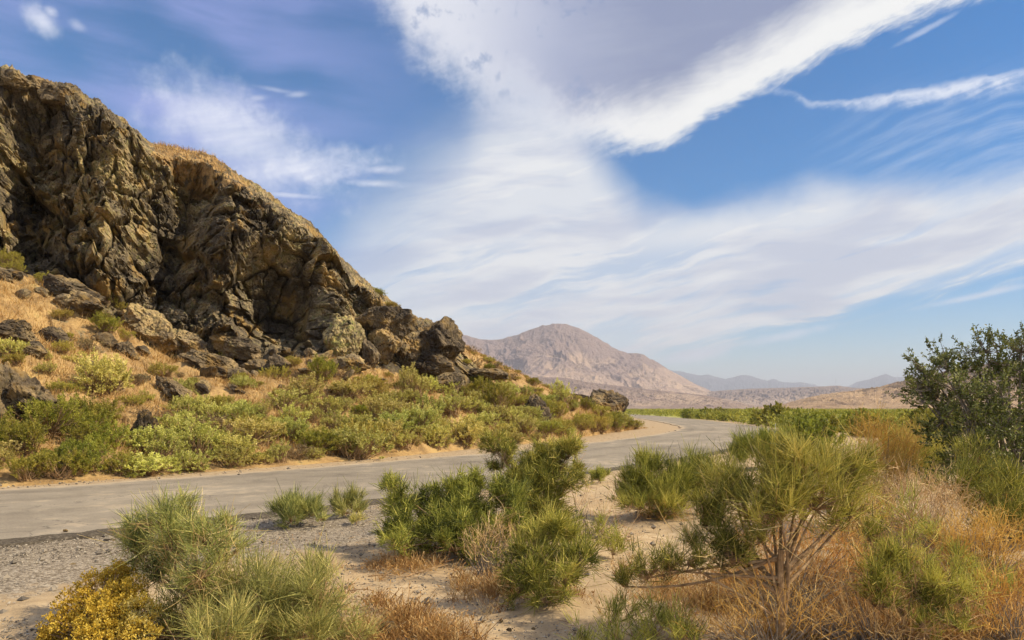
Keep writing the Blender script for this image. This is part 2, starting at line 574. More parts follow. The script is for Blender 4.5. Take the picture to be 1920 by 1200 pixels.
ROAD_W = 3.55
_s, _q = spline([(-75, -52), (-40, -19), (-20, 0.8), (-8.9, 11.8), (-5.06, 15.9), (-1.28, 21), (4.5, 29.8), (10.9, 42.6), (16, 56.2), (19.4, 72.7),
                 (23.9, 119), (29, 200), (29, 300), (12, 420), (-40, 560)], 0)
_st = np.concatenate([np.arange(0, 60, 1.0), np.arange(60, 140, 0.2), np.arange(140, 230, 0.6), np.arange(230, _s[-1], 4.0)])
CL = np.stack([np.interp(_st, _s, _q[:, k]) for k in (0, 1)], 1)
TG = np.gradient(CL, axis=0); TG /= np.linalg.norm(TG, axis=1, keepdims=True)
NL = np.stack([-TG[:, 1], TG[:, 0]], 1)          # towards the cliff side
CLC = CL[::4]


def road_dist(x, y):
    """signed distance from the road's centre line: + on the cliff side."""
    P = np.stack([x, y], 1)
    near = (np.abs(x) < 260) & (y > -120) & (y < 700)
    if not near.all():
        out = np.where(x > 30, -500.0, 500.0)
        if near.any():
            out[near] = road_dist(x[near], y[near])
        return out
    best = np.full(len(P), 1e9); sg = np.zeros(len(P))
    NLC = NL[::4]
    for i in range(len(CLC)):
        d = P - CLC[i]
        q = np.einsum('ij,ij->i', d, d)
        k = q < best
        best[k] = q[k]
        sg[k] = d[k] @ NLC[i]
    return np.sqrt(best) * np.sign(sg)


# ------------------------------------------------------------------ ground
def build_ground():
    nx, ny = 620, 620
    k = 8.5
    s = np.linspace(-1, 1, nx)
    x = 11000 * np.sinh(k * s) / math.sinh(k)
    t = np.linspace(-0.63, 1, ny)
    y = 10 + 12800 * np.sinh(k * t) / math.sinh(k)
    X, Y = np.meshgrid(x, y)
    X = X.ravel(); Y = Y.ravel()
    rd = road_dist(X, Y)
    P = np.stack([X, Y, np.zeros_like(X)], 1)
    off = sstep(4.0, 7.0, -rd) * sstep(120, 40, np.hypot(X, Y))
    far_side = sstep(3.6, 5.0, rd) * sstep(120, 60, np.hypot(X, Y))
    z = off * (fbm(P * 0.35, 3, 3) * 0.10 + fbm(P * 1.6, 4, 5) * 0.035) + far_side * fbm(P * 1.4, 3, 8) * 0.03
    z += -0.012 + sstep(3.3, 4.2, np.abs(rd)) * fbm(P * 5, 3, 11) * 0.012 * sstep(90, 40, np.hypot(X, Y))
    V = np.stack([X, Y, z], 1)
    grav = np.where(rd < 0, sstep(8.2, 5.2, -rd), 0.25) * sstep(60, 25, Y)
    grav *= np.where(rd < 0, sstep(16, 9, Y) * 0.75 + 0.25, 1)
    warm = sstep(2.0, 3.4, rd) * 1.0
    field = sstep(90, 140, Y + 12 * fbm(P * 0.05, 2, 4)) * sstep(-3.2, -4.4, rd) + sstep(200, 330, np.hypot(X, Y))
    me = make_mesh("ground", V, grid_faces(ny, nx), None, {'gravel': grav, 'warm': warm, 'field': np.clip(field, 0, 1)}, True)
    return tag(link("ground", me, M_GROUND), kind="structure", label="pale sandy desert ground with gravel and distant yellow-green plain")


GROUND = build_ground()


def build_road():
    n = len(CL)
    lat = np.linspace(-1, 1, 25)
    P3 = np.stack([_st * 1.0, np.zeros(n), np.zeros(n)], 1)
    eL = ROAD_W + fbm(P3 * 0.5, 4, 21) * 0.28 + fbm(P3 * 3, 4, 22, .6) * 0.09
    eR = ROAD_W + fbm(P3 * 0.4, 3, 31) * 0.07 + fbm(P3 * 5, 3, 32) * 0.035
    rows = []
    edge = []
    lanes = []
    for j, l in enumerate(lat):
        w = np.where(l > 0, eL, eR) * l
        z = 0.055 - 0.02 * l * l + 0.0 * w
        rows.append(np.stack([CL[:, 0] + NL[:, 0] * w, CL[:, 1] + NL[:, 1] * w, z], 1))
        lanes.append(np.full(n, math.exp(-((abs(l) - 0.27) / 0.09) ** 2) + math.exp(-((abs(l) - 0.70) / 0.09) ** 2)))
        edge.append(np.full(n, max(0.0, (l - 0.72) / 0.28) + max(0.0, (-l - 0.93) / 0.10)))
    V = np.stack(rows, 0)                     # (25, n, 3)
    # sink the sides below the ground
    a = V[0].copy(); a[:, 2] = -0.08
    b = V[-1].copy(); b[:, 2] = -0.08
    V = np.concatenate([a[None], V, b[None]], 0)
    edge = [edge[0]] + edge + [edge[-1]]
    lanes = [lanes[0]] + lanes + [lanes[-1]]
    me = make_mesh("road", V.reshape(-1, 3), grid_faces(len(V), n)[:, ::-1], None, {'edge': np.array(edge).ravel(), 'lane': np.array(lanes).ravel()}, False)
    r = tag(link("road", me, M_ROAD), kind="structure", label="pale worn asphalt road curving away past the cliff")
    # crumbled dark asphalt lip along the near side
    k = (CL[:, 1] > -3) & (CL[:, 1] < 62)
    c = CL[k]; nl = NL[k]; st = P3[k]
    m = len(c)
    lip = []
    for j, (o, zz) in enumerate([(-3.44, 0.030), (-3.50, 0.050), (-3.60, 0.047), (-3.72, 0.02), (-3.80, -0.04)]):
        q = np.stack([st[:, 0], np.full(m, j * 0.11), np.zeros(m)], 1)
        w = o + fbm(q * 2.2, 5, 41, 0.65) * 0.11
        h = zz + fbm(q * 6.0, 3, 43, 0.7) * 0.018
        lip.append(np.stack([c[:, 0] + nl[:, 0] * w, c[:, 1] + nl[:, 1] * w, h], 1))
    me = make_mesh("broken_edge", np.concatenate(lip), grid_faces(5, m), None, None, False)
    mt = m_simple("crumbled_asphalt", [(0.3, (0.035, 0.028, 0.022)), (0.55, (0.10, 0.082, 0.062)), (0.75, (0.24, 0.20, 0.155))], 26.0, 0.95, 0.9, False)
    link("broken_edge", me, mt, r)
    return r


ROAD = build_road()

# ------------------------------------------------------------------ hillside and cliff
HP = np.array([  # px, foot row, base row, base Y, top row, top Y, crest row, crest Y
    (-380, 934, 430, 26.5, 60, 30, 20, 34),
    (-120, 920, 450, 28.5, 110, 32, 95, 36),
    (0, 913, 488, 30, 152, 33, 140, 36.5),
    (30, 911, 495, 30.4, 160, 33.4, 147, 37),
    (60, 909, 505, 30.8, 172, 34, 160, 37.5),
    (140, 904, 535, 31.6, 186, 35, 174, 38.5),
    (175, 902, 555, 32, 212, 35.3, 200, 39),
    (260, 896, 605, 33, 268, 36.3, 258, 40),
    (280, 894, 615, 33, 292, 36.5, 268, 41),
    (340, 889, 640, 33, 300, 36.8, 282, 41),
    (400, 885, 652, 33, 322, 37, 302, 42),
    (490, 878, 662, 33.5, 380, 37.6, 362, 42),
    (560, 872, 664, 34, 428, 38, 412, 42),
    (600, 869, 662, 34.5, 458, 38.3, 443, 43),
    (650, 865, 664, 35.5, 520, 39, 502, 45),
    (700, 861, 675, 37, 562, 40, 546, 46),
    (760, 855, 690, 38.5, 602, 41.3, 592, 47),
    (840, 846, 712, 40, 640, 43, 626, 48.5),
    (870, 843, 718, 41, 668, 44.3, 648, 49.5),
    (950, 835, 726, 43, 707, 47, 690, 53),
    (1020, 829, 744, 45, 735, 50, 724, 58),
    (1060, 825, 753, 46.5, 746, 53, 738, 62),
    (1110, 816, 768, 50, 763, 57, 755, 68),
    (1160, 809, 787, 55, 778, 64, 768, 82),
    (1195, 803, 797, 60, 786, 72, 777, 98),
    (1235, 800, 797, 66, 790, 82, 785, 115),
    (1300, 798, 796, 70, 790, 90, 786, 120)], float)


def build_hill():
    px = np.concatenate([np.arange(-380, -40, 6.0), np.arange(-40, 1300, 1.9)])
    nc = len(px)

    def col(k):
        v = np.interp(px, HP[:, 0], HP[:, k])
        ker = np.exp(-np.linspace(-2, 2, 17) ** 2); ker /= ker.sum()
        return np.convolve(np.pad(v, 8, mode='edge'), ker, 'valid')

    foot, bpy_, bY, tpy, tY, cpy, cY = [col(k) for k in range(1, 8)]
    ray = (px - 960) / F
    fY = CH * F / (foot - HZ)
    bz = CH + (HZ - bpy_) / F * bY
    tz = CH + (HZ - tpy) / F * tY
    cz = CH + (HZ - cpy) / F * cY
    ext = sstep(1120, 1225, px)      # the hill dies out into the plain
    bz = bz * (1 - ext) - 0.25 * ext; tz = tz * (1 - ext) - 0.3 * ext; cz = cz * (1 - ext) - 0.35 * ext
    NS, NCL, NT_, NB = 200, 300, 70, 14
    Ys, Zs, kind = [], [], []
    for u in np.linspace(0, 1, NS):
        Ys.append(fY * 0.985 + (bY - fY * 0.985) * u); Zs.append(-0.14 + (bz + 0.14) * (u ** 1.12)); kind.append(u)
    for v in np.linspace(0, 1, NCL + 1)[1:]:
        Ys.append(bY + (tY - bY) * (v ** 1.25)); Zs.append(bz + (tz - bz) * v); kind.append(1 + v)
    for w in np.linspace(0, 1, NT_ + 1)[1:]:
        Ys.append(tY + (cY - tY) * w); Zs.append(tz + (cz - tz) * (w ** 0.8)); kind.append(2 + w)
    for w in np.linspace(0, 1, NB + 1)[1:]:
        Ys.append(cY + 26 * w); Zs.append(cz - (cz + 0.5) * w ** 1.6 * 0.9 - 0.6 * w); kind.append(3 + w)
    Yg = np.array(Ys); Zg = np.array(Zs)
    kd = np.repeat(np.array(kind)[:, None], nc, 1)
    PX = np.repeat(px[None], len(kind), 0)
    Xg = ray[None] * Yg
    PY = HZ - (Zg - CH) / Yg * F
    P = np.stack([Xg.ravel(), Yg.ravel(), Zg.ravel()], 1)
    k = kd.ravel(); x = PX.ravel(); y = PY.ravel()
    # -- how much of the surface is cliff
    cl = sstep(0.90, 1.10, k) * sstep(2.05, 1.90, k)
    cl *= sstep(905, 860, x)
    amp = np.interp(x, [-380, 0, 500, 650, 760, 870, 920], [1, 1, 1, 0.75, 0.5, 0.32, 0.0])

    def bump(cx, cyy, sx, sy, a, rot=0.0):
        r = math.radians(rot)
        dx = x - cx; dy = y - cyy
        ux = dx * math.cos(r) + dy * math.sin(r); uy = -dx * math.sin(r) + dy * math.cos(r)
        return a * np.exp(-(ux / sx) ** 2 - (uy / sy) ** 2)

    D = 0
    D = D + bump(35, 320, 75, 170, -3.3) + bump(-130, 330, 70, 260, 1.2)
    D = D + bump(55, 455, 60, 36, -1.6)
    D = D + bump(215, 350, 60, 190, 1.9, 8) + bump(160, 250, 30, 70, 0.5)
    D = D + bump(335, 420, 44, 125, -2.6, 14) + bump(375, 345, 28, 30, -0.9) + bump(408, 355, 14, 18, -0.7)
    D = D + bump(425, 470, 34, 110, 1.3, 12)
    D = D + bump(530, 575, 85, 62, -3.6, -8) + bump(470, 520, 60, 40, -0.6)
    D = D + bump(500, 455, 80, 30, 0.9, 6) + bump(620, 555, 28, 95, 1.5, -14)
    D = D + bump(430, 640, 70, 30, 0.8) + bump(280, 545, 40, 60, -0.5, 20) + bump(215, 470, 45, 40, 0.5)
    D = D + bump(560, 420, 60, 50, -0.5) + bump(690, 610, 40, 40, -0.7)
    Q = P.copy()
    wv = fbm(Q * 0.9, 3, 50)[:, None] * np.array([[0.28, 0.14, 0.3]])
    Qw = Q + wv
    big = np.zeros(len(P)); rid = big.copy(); f1 = big.copy(); f2 = big.copy(); pl = big.copy(); rv = big.copy(); pl2 = big.copy(); fin = big.copy(); calm = big.copy()
    c_ = cl > 0.001
    A_ = Qw[c_]
    hw = worley(A_ * np.array([0.30, 0.30, 0.20]) + 3.1, 9)
    big[c_] = hw[2] * 1.5 + (hw[3] - .5) * .5 + fbm(A_ * np.array([0.5, 0.5, 0.3]), 3, 60, 0.5) * .45
    rid[c_] = fbm(A_ * np.array([0.75, 0.75, 0.33]), 4, 70, 0.5, True)
    f1[c_], f2[c_], pl[c_], rv[c_] = worley(A_ * np.array([0.75, 0.75, 0.52]), 5)
    pl2[c_] = worley(A_ * np.array([1.9, 1.9, 1.4]), 6)[2]
    fin[c_] = fbm(Q[c_] * 2.4, 5, 80, 0.62)
    fin2 = np.zeros(len(P)); fin2[c_] = fbm(Q[c_] * 4.2, 3, 84, 0.6, True)
    calm[c_] = 0.7 + 0.9 * sstep(-0.25, 0.35, fbm(A_ * 0.45, 2, 66))
    low = sstep(1.75, 1.15, k)                       # angular broken blocks low down
    rough = D * 1.0 + amp * (big * 1.0 + rid * 0.20 * calm + (pl * 1.1 + (rv - 0.5) * 0.8) * (0.50 + 0.45 * low) + pl2 * (0.36 + 0.25 * low) * calm
                             + fin * 0.20 * calm + fin2 * 0.07 - 0.42 * np.exp(-((f2 - f1) / 0.06) ** 2))
    dirn = np.array([0.42, -0.89, 0.10]); dirn /= np.linalg.norm(dirn)
    disp = cl * rough
    P = P + disp[:, None] * dirn
    # rock shelf roughness at the rim and on the slope
    top = sstep(1.80, 2.0, k) * sstep(3.05, 2.9, k)
    rim_rock = top * sstep(300, 230, x)
    P[:, 2] += top * (fbm(Q * 0.9, 4, 90) * 0.22 + fbm(Q * 3.2, 3, 92, 0.6, True) * 0.10) * (0.55 + rim_rock * 1.3 + 0.9 * sstep(300, 420, x) * sstep(900, 800, x)) * sstep(1150, 950, x)
    slope = sstep(0.03, 0.2, k) * sstep(1.08, 0.92, k)
    spl = np.zeros(len(P)); s_ = slope > 0.001
    spl[s_] = worley(Q[s_] * 0.5, 15)[2]
    patch = np.clip(fbm(Q * 0.22, 3, 101) * 1.4 + 0.15, 0, 1) * sstep(900, 600, x)
    P[:, 2] += slope * (fbm(Q * 0.3, 3, 95) * 0.45 + fbm(Q * 1.3, 4, 97, 0.55) * 0.14 + patch * spl * 0.35)
    # the rock / grass mask
    rock = np.where(k < 1.0, sstep(0.86, 1.03, k) * 0.9 + patch * 0.62 * sstep(0.3, 0.6, k), 1.0)
    rock = np.where(k > 1.9, np.maximum(rim_rock, np.interp(x, [0, 255, 300, 420, 520, 700, 860, 900], [0.9, 0.88, 0.42, 0.50, 0.66, 0.64, 0.58, 0.18])), rock)
    rock = rock * sstep(930, 850, x) + 0.12 * sstep(850, 930, x)
    rock = np.clip(rock, 0, 1)
    VG = P.reshape(len(kind), nc, 3)
    RG = rock.reshape(len(kind), nc)
    n0 = NS
    a = VG[:n0].reshape(-1, 3); b = VG[n0 - 1:].reshape(-1, 3)
    h = link("hillside", make_mesh("hillside", a, grid_faces(n0, nc), None, {'rock': RG[:n0].ravel()}, True), M_HILL)
    tag(h, "dry golden grass slope with rubble between road and cliff", kind="structure")
    c = link("cliff", make_mesh("cliff", b, grid_faces(len(kind) - n0 + 1, nc), None, {'rock': RG[n0 - 1:].ravel()}, False), M_HILL)
    tag(c, "dark brown weathered volcanic cliff with ochre patches and overhangs", kind="structure")
    return px, VG, RG, NS


HPX, HV, HR, HNS = build_hill()
HPY = HZ - (HV[:, :, 2] - CH) / HV[:, :, 1] * F        # image row of every hill vertex
HPXX = 960 + HV[:, :, 0] / HV[:, :, 1] * F


def on_hill(px, py, rows=None):
    """3-D point of the hill surface seen at a photograph pixel (nearest vertex, front-most)."""
    r1 = HNS if rows is None else rows
    d = (HPXX[:r1] - px) ** 2 + (HPY[:r1] - py) ** 2
    i = np.unravel_index(np.argmin(d), d.shape)
    return HV[i]


# ------------------------------------------------------------------ far hills and mountains
def ridge(name, label, sky, Yf, Yc, mat, n=380, rows=110, rough=0.22, nz=1.0, seed=1, fine=0.04, pad=1.0, rockrow=0.45):
    sky = np.array(sky, float)
    px = np.linspace(sky[0, 0], sky[-1, 0], n)
    py = np.interp(px, sky[:, 0], sky[:, 1])
    ker = np.exp(-np.linspace(-2, 2, 7) ** 2); ker /= ker.sum()
    py = np.convolve(np.pad(py, 3, mode='edge'), ker, 'valid')
    ray = (px - 960) / F
    zc = np.maximum(CH + (HZ - py) / F * Yc, 0.0)
    H = zc.max()
    V, R = [], []
    rr = np.concatenate([np.linspace(0, 1, rows), np.linspace(1.04, 1.6, 12)])
    for r in rr:
        Y = Yf + (Yc - Yf) * r
        sh = r ** 1.5 if r <= 1 else 1 - ((r - 1) / 0.6) ** 1.3
        V.append(np.stack([ray * Y, np.full(n, Y), zc * sh - (0.5 if r == 0 else 0)], 1))
        R.append(np.full(n, r))
    V = np.concatenate(V); R = np.concatenate(R)
    sc = nz / H
    Q = V * np.array([sc, sc * 0.55, sc * 0.3])
    w = fbm(Q * 0.7, 2, seed + 5)[:, None]
    rg = fbm((Q + w * 0.35), 5, seed, 0.5, True) - 0.9
    fade = np.clip(np.sin(np.pi * np.clip(R, 0, 1)), 0, 1) ** 0.8
    zrel = np.clip(V[:, 2] / H, 0, 1)
    V[:, 2] += rough * H * rg * fade * (0.25 + zrel) + fine * H * fbm(Q * 5, 4, seed + 9, 0.6) * np.clip(zrel * 2, 0, 1)
    rock = np.clip(0.5 + 1.6 * (zrel - rockrow) + 0.35 * rg, 0, 1)
    me = make_mesh(name, V, grid_faces(len(rr), n), None, {'rock': rock}, False)
    return tag(link(name, me, mat), label, kind="structure")


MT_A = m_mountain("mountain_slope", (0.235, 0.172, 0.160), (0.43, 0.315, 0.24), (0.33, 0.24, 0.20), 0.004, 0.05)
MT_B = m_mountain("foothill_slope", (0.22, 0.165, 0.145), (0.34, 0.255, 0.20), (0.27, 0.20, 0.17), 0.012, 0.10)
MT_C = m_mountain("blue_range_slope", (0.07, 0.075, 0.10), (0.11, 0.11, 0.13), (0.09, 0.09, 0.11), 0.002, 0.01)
MT_D = m_mountain("shrubby_hill_slope", (0.16, 0.115, 0.08), (0.40, 0.28, 0.175), (0.30, 0.205, 0.135), 0.03, 0.30)

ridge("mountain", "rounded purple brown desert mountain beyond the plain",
      [(640, 700), (760, 640), (830, 622), (870, 628), (905, 637), (935, 637), (965, 629), (1000, 616), (1020, 610), (1045, 607), (1068, 609), (1085, 615), (1110, 627),
       (1135, 642), (1160, 657), (1180, 662), (1203, 663), (1230, 678), (1262, 697), (1300, 718), (1340, 736), (1400, 750), (1500, 766)], 1900, 3200, MT_A, 520, 170, 0.12, 2.4, 3, 0.010)
ridge("foothill", "low brown foothill in front of the mountain",
      [(900, 720), (960, 704), (1010, 707), (1060, 708), (1110, 718), (1150, 722), (1200, 728), (1260, 734), (1320, 741), (1380, 752), (1440, 766)], 900, 1500, MT_B, 420, 90, 0.16, 2.0, 13, 0.012)
ridge("mountain", "low tan ridge crossing the end of the valley",
      [(1180, 766), (1260, 742), (1330, 734), (1400, 729), (1470, 727), (1530, 725), (1570, 723), (1600, 727), (1680, 731), (1800, 735), (1950, 740), (2100, 766)], 2000, 3000, MT_B, 420, 80, 0.20, 3.0, 23, 0.015)
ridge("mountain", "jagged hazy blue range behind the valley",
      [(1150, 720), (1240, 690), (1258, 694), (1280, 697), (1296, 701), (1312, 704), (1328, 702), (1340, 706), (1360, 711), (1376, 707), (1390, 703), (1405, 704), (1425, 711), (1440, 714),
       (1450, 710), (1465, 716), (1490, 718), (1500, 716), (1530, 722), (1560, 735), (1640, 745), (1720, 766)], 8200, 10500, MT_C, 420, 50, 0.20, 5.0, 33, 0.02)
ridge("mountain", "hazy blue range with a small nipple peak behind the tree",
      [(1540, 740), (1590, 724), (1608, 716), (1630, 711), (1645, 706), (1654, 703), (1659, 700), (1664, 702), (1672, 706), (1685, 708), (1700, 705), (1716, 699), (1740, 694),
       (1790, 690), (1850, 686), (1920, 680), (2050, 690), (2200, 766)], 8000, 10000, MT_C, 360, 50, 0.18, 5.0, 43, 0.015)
ridge("hill", "shrub dotted tan hill rising behind the right tree",
      [(1400, 768), (1470, 757), (1520, 744), (1560, 737), (1600, 732), (1640, 727), (1680, 717), (1720, 707), (1780, 694), (1860, 680), (1960, 672), (2100, 690), (2300, 768)], 420, 760, MT_D, 420, 90, 0.10, 2.5, 53, 0.03)

# ------------------------------------------------------------------ boulders
def ico(sub):
    t = (1 + 5 ** .5) / 2
    v = np.array([(-1, t, 0), (1, t, 0), (-1, -t, 0), (1, -t, 0), (0, -1, t), (0, 1, t), (0, -1, -t), (0, 1, -t), (t, 0, -1), (t, 0, 1), (-t, 0, -1), (-t, 0, 1)], float)
    f = np.array([(0, 11, 5), (0, 5, 1), (0, 1, 7), (0, 7, 10), (0, 10, 11), (1, 5, 9), (5, 11, 4), (11, 10, 2), (10, 7, 6), (7, 1, 8), (3, 9, 4), (3, 4, 2), (3, 2, 6), (3, 6, 8), (3, 8, 9), (4, 9, 5), (2, 4, 11), (6, 2, 10), (8, 6, 7), (9, 8, 1)])
    v /= np.linalg.norm(v[0])
    for _ in range(sub):
        e = np.sort(np.concatenate([f[:, [0, 1]], f[:, [1, 2]], f[:, [2, 0]]]), 1)
        ue, inv = np.unique(e, axis=0, return_inverse=True)
        inv = inv.ravel()
        m = v[ue].mean(1); m /= np.linalg.norm(m, axis=1, keepdims=True)
        n = len(v); k = len(f)
        a, b, c = n + inv[:k], n + inv[k:2 * k], n + inv[2 * k:]
        v = np.vstack([v, m])
        f = np.concatenate([np.stack([f[:, 0], a, c], 1), np.stack([f[:, 1], b, a], 1), np.stack([f[:, 2], c, b], 1), np.stack([a, b, c], 1)])
    return v, f


def rock_mesh(name, seed, sub=4, cuts=16, scale=(1, 1, 1), rough=0.06, roundness=0.0):
    rg = np.random.default_rng(seed)
    v, f = ico(sub)
    n = rg.normal(size=(cuts, 3)); n /= np.linalg.norm(n, axis=1, keepdims=True)
    d = rg.uniform(0.62, 1.0, cuts)
    dots = v @ n.T
    r = np.where(dots > 0.05, d / np.maximum(dots, 0.05), 9).min(1)
    r = np.minimum(r, 1.25)
    r = r * (1 - roundness) + roundness
    p = v * r[:, None]
    r2 = fbm(p * 1.7 + seed, 4, seed, 0.55) * rough * 1.6 + fbm(p * 6 + seed, 3, seed + 3, 0.6) * rough * 0.6
    g1, g2, pl, rv = worley(p * 2.4 + seed, seed)
    r2 += pl * rough * 1.3 * (1 - roundness)
    p = p + v * r2[:, None]
    p = p * np.array(scale)
    return make_mesh(name, p, None, f, None, False)


MB_DARK = m_boulder("dark_basalt", (0.72, 0.68, 0.66), 0.3)
MB_WARM = m_boulder("brown_rock", (1.0, 0.95, 0.9), 0.6)
MB_LICH = m_boulder("lichen_rock", (1.15, 1.15, 1.0), 1.6)

# px, py (of the middle), width px, height px, tilt, kind, label
BIG = [
    (66, 762, 84, 88, -14, 'd', "large brown block with a pale left edge at the far left shrub band"),
    (14, 742, 70, 96, 8, 'd', "dark boulder half buried at the left edge above the roadside shrubs"),
    (272, 806, 40, 80, 10, 'd', "narrow upright dark rock standing between roadside shrubs"),
    (330, 734, 74, 34, 38, 'd', "dark slab leaning downhill in the golden grass"),
    (128, 545, 92, 46, 20, 'd', "dark flat topped rock under the left end of the cliff"),
    (150, 572, 70, 42, 10, 'd', "dark rock step below the flat topped rock"),
    (262, 606, 74, 66, 25, 'w', "brown angular block below the green cliff-foot shrub"),
    (234, 655, 36, 26, 40, 'd', "small dark block in grass below the green bank shrub"),
    (296, 632, 84, 60, 22, 'w', "pale brown slab stack at the cliff foot"),
    (352, 648, 80, 46, 30, 'w', "long layered slab sloping down from the cliff foot"),
    (396, 680, 96, 36, 26, 'd', "layered dark slab ending the cliff-foot rubble"),
    (440, 650, 90, 44, 16, 'w', "rounded grey ledge under the cave"),
    (484, 692, 50, 34, 10, 'd', "dark block between yellow shrubs under the cave"),
    (516, 688, 44, 38, 0, 'd', "dark block beside the yellow-green shrub under the cave"),
    (450, 702, 40, 24, 20, 'd', "low dark rock in grass below the layered slab"),
    (647, 640, 64, 74, 4, 'l', "big rounded lichen covered boulder right of the cave"),
    (690, 668, 34, 62, -14, 'w', "tall thin slab leaning on the lichen boulder"),
    (655, 682, 60, 38, 0, 'w', "shadowed foot rock under the lichen boulder"),
    (716, 640, 60, 74, 6, 'w', "brown outcrop between lichen boulder and the end crag"),
    (708, 596, 60, 44, 20, 'w', "dark shelf rock on the ridge beside the green crest shrub"),
    (742, 610, 64, 56, 20, 'w', "jutting rock step on the descending ridge"),
    (770, 655, 56, 80, -8, 'w', "rounded pillar of the end crag"),
    (826, 644, 84, 84, 18, 'd', "dark overhanging block forming the tip of the end crag"),
    (800, 690, 90, 50, 16, 'd', "broken base rocks of the end crag"),
    (838, 722, 50, 42, -18, 'd', "split dark block below the end crag"),
    (905, 702, 66, 24, 6, 'd', "dark flat ledge in the slope right of the end crag"),
    (1000, 760, 40, 44, 10, 'd', "dark rock deep in shrubs on the right slope"),
    (1018, 784, 34, 30, 0, 'd', "grey rock low on the right slope above the road"),
    (1134, 772, 84, 74, 24, 'd', "dark outcrop at the tip of the hill above the road bend"),
    (1080, 748, 60, 18, 14, 'd', "thin dark ledge leading to the outcrop at the hill tip"),
    (22, 156, 62, 34, 12, 'd', "rounded dark rock on the skyline at top left"),
    (78, 166, 50, 34, 10, 'd', "dark knob on the cliff rim at top left"),
    (116, 180, 58, 40, 20, 'd', "pointed dark knob on the cliff rim next to the sloping edge"),
    (100, 630, 56, 30, 20, 'd', "dark rubble rock in the orange grass at left"),
    (30, 622, 74, 42, 14, 'd', "rough dark rock at the left edge in orange grass"),
    (60, 655, 60, 26, 16, 'd', "low dark rock below the rough rock in orange grass"),
]
for i, (px, py, w, h, tilt, kd, lab) in enumerate(BIG):
    if py < 200:
        p = on_hill(px, py + 6, len(HV))
    else:
        p = on_hill(px, py + h * 0.35)
    if px > 1050:
        yy = 64 if px < 1120 else 74
        p = np.array([(px - 960) / F * yy, yy, 0.0])
    Yd = p[1]
    sx, sz = w / F * Yd * 0.56, h / F * Yd * 0.58
    sy = 0.5 * (sx + sz)
    rd_ = 0.45 if kd == 'l' else (0.3 if 'rounded' in lab else 0.0)
    me = rock_mesh("boulder", 200 + i, 5 if w * h > 2500 else 4, 18, (sx, sy, sz), 0.085, rd_)
    o = link("boulder", me, {'d': MB_DARK, 'w': MB_WARM, 'l': MB_LICH}[kd])
    zc = CH + (HZ - py) / F * Yd
    o.location = ((px - 960) / F * Yd, Yd, zc)
    o.rotation_euler = (0, math.radians(tilt), 0)
    tag(o, lab, "boulder", "large boulders on the hillside")

RUB = [rock_mesh("rubble_rock", 400 + k, 2, 12, (1, 0.8, 0.6), 0.08) for k in range(6)]
for k, me in enumerate(RUB):
    me.materials.append(MB_DARK if k % 2 else MB_WARM)
NUMBERED = {}


def zone_name(px):
    for lim, nm in [(70, "at the left edge"), (150, "by the brown block"), (260, "left of the leaning slab"), (330, "above the leaning slab"), (400, "right of the leaning slab"), (470, "left of the cave"),
                    (540, "below the cave"), (620, "left of the lichen boulder"), (700, "by the lichen boulder"), (780, "below mid crag"), (860, "below the crag's tip"), (940, "right of the crag"),
                    (1020, "left of the pullout"), (1100, "above the pullout"), (9999, "at the road bend")]:
        if px < lim:
            return nm


rr = np.random.default_rng(31)
cnt = 0
while cnt < 110:
    px = rr.uniform(-20, 640) if rr.random() < 0.8 else rr.uniform(640, 1080)
    lo = np.interp(px, HP[:, 0], HP[:, 2]) - 4
    hi = np.interp(px, [-20, 300, 640, 900, 1080], [770, 735, 735, 780, 800])
    py = rr.uniform(lo, hi) if rr.random() < 0.5 else lo + abs(rr.normal()) * 30
    if py > hi:
        continue
    p = on_hill(px, py)
    s = rr.uniform(0.12, 0.5) ** 1.2
    o = link("rubble_rock", RUB[rr.integers(6)])
    o.location = (p[0], p[1], p[2] + s * 0.18)
    o.scale = (s, s * rr.uniform(.7, 1.1), s * rr.uniform(.6, 1.1))
    o.rotation_euler = (rr.uniform(-.4, .4), rr.uniform(0, .7), rr.uniform(0, 6.3))
    tag(o, None, "rock", "loose rubble on the slope")
    NUMBERED.setdefault("small rubble rock %s %s" % ("high on the slope" if py < lo + 34 else "on the slope", zone_name(px)), []).append((px, o))
    cnt += 1

# ------------------------------------------------------------------ plants
def unit(a):
    return a / np.maximum(np.linalg.norm(a, axis=-1, keepdims=True), 1e-9)


